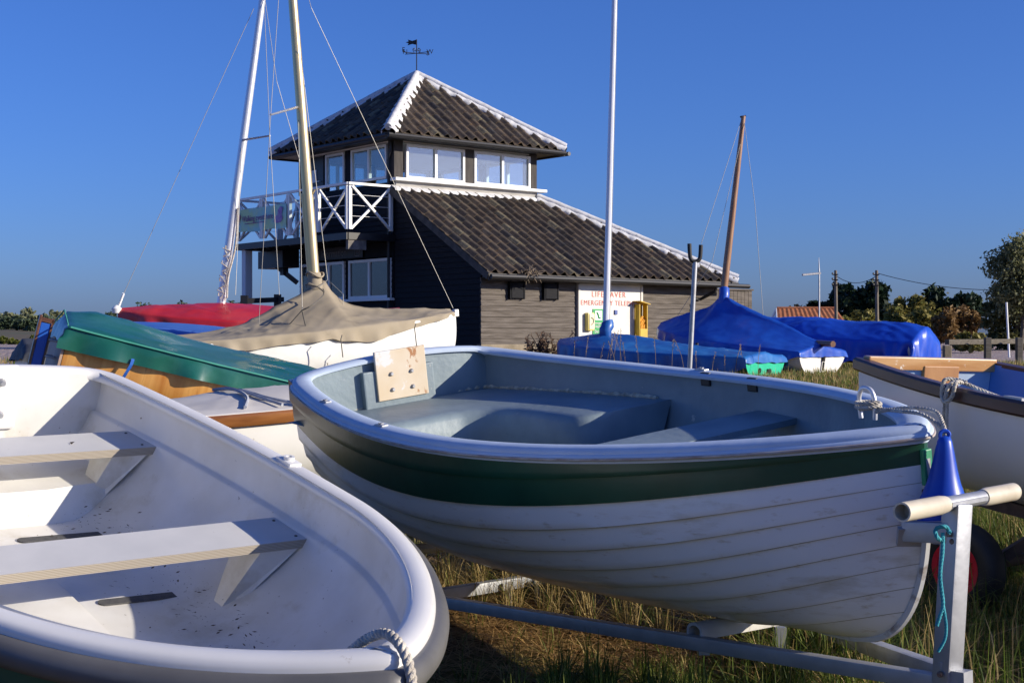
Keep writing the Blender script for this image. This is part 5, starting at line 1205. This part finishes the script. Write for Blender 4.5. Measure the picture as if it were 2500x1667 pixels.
for s in (1,-1):
    q = [c[0],c[1],c[2],c[3]] if s > 0 else [c[5],c[4],c[2],c[3]]; G = []
    for i in range(29): 
        r = []
        for j in range(9): r.append(q[0].lerp(q[1],i/28).lerp(q[3].lerp(q[2],i/28),j/8)+up*(1+1.6*(i%2)+.5*(j%2)))
        G.append(r)
    mb.grid(G)
mb.tube([c[3]+up*2,c[2]+up*2],.09,8); mb.build('roof',ort,hs2)
mb = MB(); mb.beam(c[0]+nn*.03+d*-.05,c[3]-d*.05,.06,.16); mb.beam(c[5]-nn*.03-d*.05,c[3]-d*.05,.06,.16); mb.build('bargeboard',white_frame,hs2)
def utility(u, v0, v1, Y, label):
    a = at(u,v0,Y); g = gz(a.x,a.y); t = thing('utility_pole',label,'pole',(a.x,a.y,g))
    mb = MB(); mb.tube([(a.x+.05,a.y,g-.2),(a.x,a.y,a.z)],[.12,.085],10); mb.build('pole',pm('pole_wood',(.13,.105,.08),(.2,.17,.13),sc=4,rough=.8,stretch=(6,6,.5)),t,smooth=50)
    mb = MB()
    for k in range(3): mb.tube([(a.x-.2,a.y-.1,a.z-.25-.3*k),(a.x+.12,a.y-.1,a.z-.25-.3*k)],.035,6); mb.lathe([(.02,0),(.06,.03),(.05,.1),(.01,.12)],(a.x-.2,a.y-.1,a.z-.25-.3*k),(0,0,1),8)
    mb.build('insulator',dark_trim,t); return a
p1 = utility(2040,660,760,82,'wooden utility pole standing left, right above the cottage roof end')
p2 = utility(2140,660,780,80,'wooden utility pole standing right, in front of the dark green trees')
mb = MB(); mb.tube(sag(p1-Vector((0,0,.3)),p2-Vector((0,0,.3)),.42),.018,5); tag(mb.build('power_line',dark_trim),'sagging dark wire strung between the two utility poles','wire')
mb = MB(); mb.tube(sag(p2-Vector((0,0,.15)),at(2440,708,78),.25),.018,5); tag(mb.build('power_line',dark_trim),'dark wire running from the right utility pole down into the tall tree','wire')
a = at(2000,666,70); g = gz(a.x,a.y); an = thing('signal_mast','thin white mast with a yard arm to the left above the orange roof','mast',(a.x,a.y,g))
mb = MB(); mb.tube([(a.x,a.y,g),(a.x,a.y,a.z),(a.x-.02,a.y,a.z+.75)],[.045,.04,.01],8); mb.build('pole',steel,an)
mb = MB(); mb.tube([at(1959,671,69.5),at(2003,667,70)],.055,6); mb.build('arm',steel,an)
a,b = at(2457,738,60), at(2464,814,60); b.z = gz(b.x,b.y); mb = MB(); mb.tube([b,a],.045,8); tag(mb.build('white_pole',white_frame),'thin slanting white pole in front of the tall right tree','pole')

# ------------------------------------------------------------------ trees and bushes
def leaf_mat(name, c1, c2, tr=.25):
    m = bpy.data.materials.new(name); m.use_nodes = True; nt = m.node_tree; b = nt.nodes['Principled BSDF']; b.inputs['Roughness'].default_value = .6; b.inputs['Specular IOR Level'].default_value = .25
    g = nd(nt,'ShaderNodeNewGeometry'); rp = nd(nt,'ShaderNodeValToRGB'); rp.color_ramp.elements[0].color=(*c1,1); rp.color_ramp.elements[1].color=(*c2,1)
    nt.links.new(g.outputs['Random Per Island'],rp.inputs[0]); nt.links.new(rp.outputs[0],b.inputs['Base Color'])
    t = nd(nt,'ShaderNodeBsdfTranslucent'); nt.links.new(rp.outputs[0],t.inputs[0]); mx = nd(nt,'ShaderNodeMixShader'); mx.inputs[0].default_value = tr
    nt.links.new(b.outputs[0],mx.inputs[1]); nt.links.new(t.outputs[0],mx.inputs[2]); nt.links.new(mx.outputs[0],nt.nodes['Material Output'].inputs[0]); return m
bark = pm('bark',(.07,.055,.04),(.12,.10,.08),sc=5,rough=.9,stretch=(4,4,.6),bump=.4)
def raw(name, V, Fc, mat, parent=None):
    off = OFF.get(parent.name) if parent is not None else None
    if off is not None: V = V-np.array(off)
    n = Fc.shape[1]; me = bpy.data.meshes.new(name); me.vertices.add(len(V)); me.vertices.foreach_set('co',V.ravel().astype('f'))
    me.loops.add(Fc.size); me.loops.foreach_set('vertex_index',Fc.ravel().astype('i')); me.polygons.add(len(Fc)); me.polygons.foreach_set('loop_start',np.arange(0,Fc.size,n,dtype='i'))
    for m in (mat if isinstance(mat,(list,tuple)) else [mat]): me.materials.append(m)
    me.update(calc_edges=True); o = bpy.data.objects.new(name,me); C.objects.link(o)
    if parent is not None: o.parent = parent
    return o
def leaves(cen, size, jit=.5, r=None, up=.2):
    """one small bent leaf quad per centre"""
    r = r or rng; n = len(cen); a = r.normal(size=(n,3)); a[:,2] += up; a /= np.linalg.norm(a,axis=1)[:,None]
    b = r.normal(size=(n,3)); b -= a*(a*b).sum(1)[:,None]; b /= np.linalg.norm(b,axis=1)[:,None]
    s = size*(1+jit*r.uniform(-1,1,n))[:,None]
    V = np.stack([cen-a*s,cen+b*s*.55,cen+a*s,cen-b*s*.55],1).reshape(-1,3); Fc = np.arange(4*n).reshape(n,4); return V,Fc
def tree(name, label, cat, base, h, w, mat, n, lsize, shape='round', trunk=.12, clumps=26, crown0=.15, group=None, seed=1, open_=.0, stretch=1.):
    """tapered trunk with limbs; the crown is leaf clumps of uneven size round the limb ends"""
    r = np.random.default_rng(seed); base = Vector(base); t = thing(name,label,cat,base,None,group)
    mb = MB(); H = h*.8; mb.tube([base-Vector((0,0,.2)),base+Vector((.02*h,0,H*.35)),base+Vector((0,.02*h,H*.7)),base+Vector((.03*h,0,H))],[trunk,trunk*.8,trunk*.5,trunk*.15],8)
    cc = []; 
    for k in range(clumps):
        while True:
            u = r.uniform(-1,1,3)
            if (u**2).sum() < 1 and (u**2).sum() > .12: break
        z = (u[2]*.5+.5); prof = {'round':1.,'cone':(1.15-z),'wide':.7+.3*(1-z),'col':.8}[shape]
        c = np.array([base.x+u[0]*w*.5*prof, base.y+u[1]*w*.5*prof, base.z+h*(crown0+(1-crown0)*(z*.90+.03))])
        cc.append((c, h*r.uniform(.09,.19)*stretch))
        p0 = base+Vector((0,0,h*(crown0+.25*z))); mb.tube([p0,p0.lerp(Vector(c),.5)+Vector((0,0,.05*h)),Vector(c)],[trunk*.3,trunk*.18,trunk*.05],5)
    mb.build('trunk',bark,t)
    pts = []
    wts = np.array([c[1]**2 for c in cc]); cnt = (n*wts/wts.sum()).astype(int)
    for (c,rad),k in zip(cc,cnt):
        d = r.normal(size=(k,3)); d /= np.linalg.norm(d,axis=1)[:,None]; rr = rad*(r.uniform(0,1,k)**.5); 
        lump = 1+.35*np.sin(d[:,0]*5+c[0]*3)*np.sin(d[:,1]*4+c[2]*2)
        pts.append(c+d*(rr*lump)[:,None]*np.array([1.15,1.15,.8]))
    V,Fc = leaves(np.concatenate(pts),lsize,.5,r); raw('crown',V,Fc,mat,t); return t
ev = leaf_mat('leaf_evergreen',(.008,.020,.008),(.022,.045,.016),.1); ol = leaf_mat('leaf_olive',(.11,.12,.028),(.27,.225,.06)); rb = leaf_mat('leaf_russet',(.15,.09,.03),(.30,.18,.07))
wl_ = leaf_mat('leaf_willow',(.11,.125,.05),(.27,.265,.13),.4); pine = leaf_mat('leaf_pine',(.028,.048,.028),(.07,.095,.05),.1); pale_ = leaf_mat('leaf_pale',(.13,.15,.07),(.26,.26,.14)); gorse = leaf_mat('leaf_gorse',(.05,.07,.012),(.14,.15,.025))
def gt(u, vtop, Y):
    p = at(u,vtop,Y); g = gz(p.x,p.y); return (p.x,p.y,g), p.z-g
def place(name, label, u, vtop, wpx, Y, mat, n, ls, cat='tree', group=None, **kw):
    b,h = gt(u,vtop,Y); return tree(name,label,cat,b,h*1.02,wpx/F*Y,mat,n,ls,group=group,**kw)
g1 = 'trees and bushes beyond the car park'
place('evergreen_tree','dark spreading evergreen tree above the orange roof, between the poles',2075,695,150,118,ev,5200,.26,group=g1,seed=3,clumps=34,shape='wide')
place('evergreen_tree','dark evergreen crown immediately left of the right utility pole',2138,694,80,116,ev,2800,.25,group=g1,seed=4,shape='wide')
place('evergreen_tree','low dark evergreen behind the white mast',2005,725,90,121,ev,2600,.24,group=g1,seed=5,shape='wide')
place('bush','low brown scrub bush left of the orange roof',1935,742,70,118,rb,1000,.2,cat='bush',group=g1,seed=6,crown0=.02)
place('bush','olive scrub bush at the foot of the utility poles',2100,752,150,100,ol,2600,.19,cat='bush',group=g1,seed=7,crown0=.0,shape='wide')
place('bush','large olive green bush right of the right utility pole',2225,712,140,88,ol,6500,.16,cat='bush',group=g1,seed=8,crown0=.0,clumps=36,shape='wide')
place('bush','rounded russet brown bush above the end of the blue tarpaulin',2330,745,160,84,rb,7000,.15,cat='bush',group=g1,seed=9,crown0=.0,clumps=36,shape='wide')
place('evergreen_tree','dark evergreen tree peeping over the olive bush',2275,700,90,120,ev,2600,.25,group=g1,seed=10,shape='wide')
place('evergreen_tree','dark evergreen between the russet bush and the tall tree',2350,712,110,118,ev,3200,.25,group=g1,seed=12,shape='wide')
place('willow_tree','tall thin-leaved grey-green tree at the right edge',2492,566,170,76,wl_,11000,.10,group=g1,seed=13,clumps=80,crown0=.25,shape='col',stretch=.62)
place('bush','dark olive undergrowth below the tall right tree',2480,690,200,78,leaf_mat('leaf_dull',(.06,.07,.02),(.15,.135,.05)),9000,.14,cat='bush',group=g1,seed=14,crown0=.0,clumps=40,shape='wide')
place('bush','bright olive scrub at the foot of the russet bush',2370,805,80,70,ol,1100,.13,cat='bush',group=g1,seed=15,crown0=.0)
g2 = 'trees on the left skyline'
hill = MB(); n = 40; G = []
for i in range(n+1):
    u = lerp(-700,640,i/n); hh = interp([-700,-100,150,260,420,640],[796,800,806,814,806,800],u); r = []
    for Y,k in ((150,0),(190,.55),(240,1),(320,1.)): 
        q = at(u,hh,240); r.append((q.x*Y/240, Y, lerp(1.0,q.z*(1 if Y<300 else .8),k)+.3*noise.noise(Vector((u*.01,Y*.05,0)))))
    G.append(r)
hill.grid(G); tag(hill.build('hill',pm('heath',(.10,.07,.035),(.06,.065,.025),sc=.08,rough=.95,detail=8),smooth=180),kind='structure')
L_ = [(75,748,70,230,pale_,'round pale green tree left, in the tall clump on the hill'),(18,752,60,235,pale_,'pale green tree at the very left edge of the frame'),(35,770,80,225,pine,'dark pine below the pale trees at the far left'),(70,778,60,215,pine,'dark broad pine in the middle of the left clump'),(115,770,60,228,pine,'dark pine right of the pale trees'),(140,762,50,240,pale_,'loose pale tree beside the green cover peak'),(-20,760,70,230,pine,'dark tree half cut by the left frame edge'),(197,753,46,215,pine,'lone round dark pine just right of the green cover peak'),(272,762,54,200,pine,'dark bushy tree below the forestay of the red-covered boat'),(350,745,34,260,pine,'small far tree showing above the red cover, left'),(448,742,34,260,pine,'small far tree showing above the red cover, near its mast'),(570,733,44,240,pine,'dark far thicket between the silver mast and the balcony post')]
for k,(u,v,wpx,Y,m,lb_) in enumerate(L_): place('pine_tree' if m is pine else 'broadleaf_tree',lb_,u,v,wpx,Y,m,1500,.36 if m is pine else .34,group=g2,seed=30+k,shape='round',crown0=.12,clumps=20)
for k,(u,v,wpx,Y,lb_) in enumerate([(10,822,70,90,'yellow green gorse bush at the far left on the beach edge'),(40,830,60,86,'yellow green gorse bush right beside the grey covered boat'),(84,818,26,95,'small gorse bush behind the varnished rudder'),(-40,825,70,88,'gorse bush cut by the left frame edge')]): place('gorse_bush',lb_,u,v,wpx,Y,gorse,1500,.085,cat='bush',group='gorse bushes by the beach',seed=60+k,crown0=.0,shape='wide')

# ------------------------------------------------------------------ grass
gm = [leaf_mat('grass_green',(.085,.14,.018),(.21,.24,.05),.4), leaf_mat('grass_straw',(.30,.21,.075),(.54,.41,.18),.35), leaf_mat('grass_dark',(.03,.06,.010),(.08,.12,.022),.35)]
def blades(P, h, wd, r, lean=.45, droop=.4, seg=3):
    n = len(P); a = r.uniform(0,2*PI,n); d = np.stack([np.cos(a),np.sin(a),np.zeros(n)],1); s = np.stack([-np.sin(a),np.cos(a),np.zeros(n)],1)
    ln = lean*np.abs(r.normal(size=n))*h; rows = []
    for k in range(seg+1):
        f = k/seg; c = P+np.array([0,0,1.])*(h*f*(1-droop*f*np.minimum(1,ln/h*1.2)))[:,None]+d*(ln*f**1.8)[:,None]
        w_ = wd*(1-f)**.7+.0004; rows += [c-s*w_, c+s*w_]
    V = np.stack(rows,1); base = (np.arange(n)*(2*(seg+1)))[:,None]; Fc = []
    for k in range(seg): Fc.append(np.concatenate([base+2*k,base+2*k+1,base+2*k+3,base+2*k+2],1))
    return V.reshape(-1,3), np.concatenate(Fc), n
def field(name, label, poly, n, h, wd, seed, mix, dens=None, lean=.45, mats=gm, excl=()):
    r = np.random.default_rng(seed); poly = np.array(poly,float); lo,hi = poly.min(0),poly.max(0); X = r.uniform(lo,hi,(n*4,2))
    ins = np.zeros(len(X),bool); j = len(poly)-1
    for i in range(len(poly)):
        c = ((poly[i,1]>X[:,1])!=(poly[j,1]>X[:,1])) & (X[:,0] < (poly[j,0]-poly[i,0])*(X[:,1]-poly[i,1])/(poly[j,1]-poly[i,1]+1e-12)+poly[i,0]); ins ^= c; j = i
    X = X[ins]
    if dens is not None: X = X[r.uniform(0,1,len(X)) < dens(X)]
    X = X[:n]; k = len(X); Z = ground_np(X[:,0],X[:,1])-.02; P = np.column_stack([X,Z]); hh = h*(.45+.9*r.uniform(0,1,k)**1.5)*(1+.0*k)
    # tufts: pull points together
    cl = np.round(X/.16)*.16; P[:,:2] = P[:,:2]*.6+(cl+.03*np.sin(cl*57))*.4
    V,Fc,_ = blades(P,hh,wd,r,lean); o = raw(name,V,Fc,mats); mi = r.choice(len(mats),size=k,p=mix); o.data.polygons.foreach_set('material_index',np.tile(mi,3).astype('i')); o.data.update()
    return tag(o,label,'grass',kind='stuff')
nz_ = lambda X,f,s: np.array([noise.noise(Vector((x*f+s,y*f,s))) for x,y in X])
dirt = lambda X: np.clip(.5+1.3*nz_(X,.8,3.)-1.4*np.exp(-(((X[:,0]-.1)/.9)**2+((X[:,1]-6.3)/1.0)**2)),.05,1)
field('near_grass','rough green and straw grass under and around the near boats',[(-1.8,4.6),(3.6,3.6),(4.2,9.5),(-2.5,9.5)],125000,.11,.0024,1,[.42,.42,.16],dirt,lean=.8)
field('tall_grass','long arching green grass tufts around the trailer post and red wheel',[(.9,4.75),(3.4,4.2),(4.0,9.5),(1.0,8.5)],13000,.32,.0034,2,[.56,.24,.20],lambda X: np.clip(.6+1.5*nz_(X,1.4,7.),.1,1)*(1-.9*np.exp(-(((X[:,0]-2.0)/.5)**2+((X[:,1]-5.9)/.9)**2))),lean=.85)
field('straw_grass','dry straw coloured stalks beneath the green and white dinghy',[(-.6,6.6),(1.2,5.4),(2.0,7.6),(.2,8.6)],6000,.26,.0018,3,[.1,.85,.05],lambda X: np.clip(.5+1.6*nz_(X,1.1,11.),.08,1),lean=.9)
field('near_front_grass','dark green tuft of grass in front of the trailer beam',[(-.1,4.35),(.9,4.0),(1.1,4.9),(.2,5.2)],5200,.20,.0034,4,[.55,.05,.40],lean=.8)
field('middle_grass','rough yellow-green grass between the dinghies and the blue covered boats',[(-1,9.5),(6,9.5),(11.5,36),(8,36),(2.5,29.8),(-.5,27)],60000,.15,.0068,5,[.44,.46,.10],lambda X: np.clip(.55+.9*nz_(X,.35,5.)+.3*(X[:,1]>18),.1,1),lean=.6)
field('fence_grass','dry grass at the foot of the rail fence and blue tarpaulin',[(8,31),(22,31),(24,42),(8,42)],26000,.22,.010,6,[.38,.54,.08],lean=.6)
field('bank_grass','dry weeds along the foot of the boarded wall',[(-1,29.5),(.8,29.2),(6,32.8),(5.2,33.6),(.3,30.7)],5000,.22,.007,8,[.3,.6,.1],lean=.6)
field('left_grass','rough grass around the boats on the left',[(-9,9),(-1,9.5),(-.5,27),(-8,30)],22000,.18,.007,9,[.4,.48,.12],lean=.5)
# straw litter on the bare earth
r = np.random.default_rng(21); n = 14000; X = np.column_stack([r.normal(.1,1.1,n),r.normal(6.2,1.1,n)]); Z = ground_np(X[:,0],X[:,1])+.012+.02*r.uniform(0,1,n)
a = r.uniform(0,2*PI,n); l = r.uniform(.02,.09,n); d = np.column_stack([np.cos(a)*l,np.sin(a)*l,r.normal(0,.008,n)]); s = np.column_stack([-np.sin(a),np.cos(a),np.zeros(n)])*.0018; Pc = np.column_stack([X,Z])
V = np.stack([Pc-d-s,Pc-d+s,Pc+d+s,Pc+d-s],1).reshape(-1,3); tag(raw('straw_litter',V,np.arange(4*n).reshape(n,4),leaf_mat('litter_straw',(.18,.09,.03),(.50,.32,.13),.1)),'loose brown straw lying on the bare earth under the dinghy','straw',kind='stuff')
# seed-headed stalks
def stalks(name, label, pts, h, mat, seed, head=.12, lean=.2, rr=.004, cat='plant', side=0):
    """a tuft of separate stems, each with a feathered head"""
    rs = random.Random(seed); base = Vector(pts[0]); t = thing(name,label,cat,Vector((base.x,base.y,gz(base.x,base.y))))
    m1,m2 = MB(),MB()
    for p in pts:
        g = gz(p[0],p[1]); hh = h*rs.uniform(.7,1.2); lx,ly = rs.gauss(0,lean)*hh,rs.gauss(0,lean)*hh; b = Vector((p[0],p[1],g)); tip = b+Vector((lx,ly,hh)); mid = b.lerp(tip,.5)+Vector((-lx*.15,0,hh*.06))
        m1.tube(smooth_path([b,mid,tip],hh/5),rr,4)
        for k in range(16):
            f = 1-head/hh*(k/16); q = b.lerp(tip,f); dd = Vector((rs.gauss(0,1),rs.gauss(0,1),rs.uniform(.2,1.4))).normalized()*rr*7
            e = dd.orthogonal().normalized()*rr*1.4; m2.add([q-e,q+dd*.5+e*.8,q+dd,q+dd*.4-e*.9],[(0,1,2,3)])
        for k in range(side):
            f = rs.uniform(.2,.8); q = b.lerp(tip,f); dd = Vector((rs.gauss(0,1),rs.gauss(0,1),rs.uniform(-.2,.8))).normalized()*rr*10; e = dd.orthogonal().normalized()*rr*2.5; m2.add([q,q+dd*.5+e,q+dd,q+dd*.5-e],[(0,1,2,3)])
    m1.build('stem',mat,t); m2.build('seed_head',mat,t); return t
strawm = pm('stalk_straw',(.36,.27,.13),(.25,.18,.08),sc=20,rough=.9); dkst = pm('stalk_dark',(.075,.055,.03),(.12,.08,.04),sc=20,rough=.9)
def grp(us, Y, sp=.02): return [at(u,860,Y) for u in us]
stalks('grass_tuft','pale feathery grass stalks standing in front of the low blue cover',grp([1462,1478,1490,1497,1506,1514,1522,1528,1400,1428,1560,1602],24.5),.72,strawm,1,head=.3,rr=.0045,lean=.16)
stalks('grass_tuft','scattered short grass stalks below the right half of the low blue cover',grp([1640,1672,1700,1738,1770,1794,1815,1850],25),.52,strawm,2,head=.2,rr=.0045,lean=.15)
stalks('dead_weed','dark dead weed stalks left of the outboard pad, against the white sailing boat',grp([795,803,822,829],11.5),.62,dkst,3,head=.22,rr=.0045,lean=.06,side=8)
stalks('dead_weed','dark dead weed stalks right above the outboard pad, against the white sailing boat',grp([908,921,926,944,952,960],11.5),.72,dkst,4,head=.24,rr=.0045,lean=.05,side=8)
stalks('dry_weed','brown branching weed at the foot of the boarded wall, by the green hull',[at(u,850,29.6) for u in np.linspace(1288,1362,26)],.55,pm('weed_brown',(.14,.085,.05),(.08,.05,.035),sc=20,rough=.9),5,head=.45,rr=.011,lean=.25,side=12)
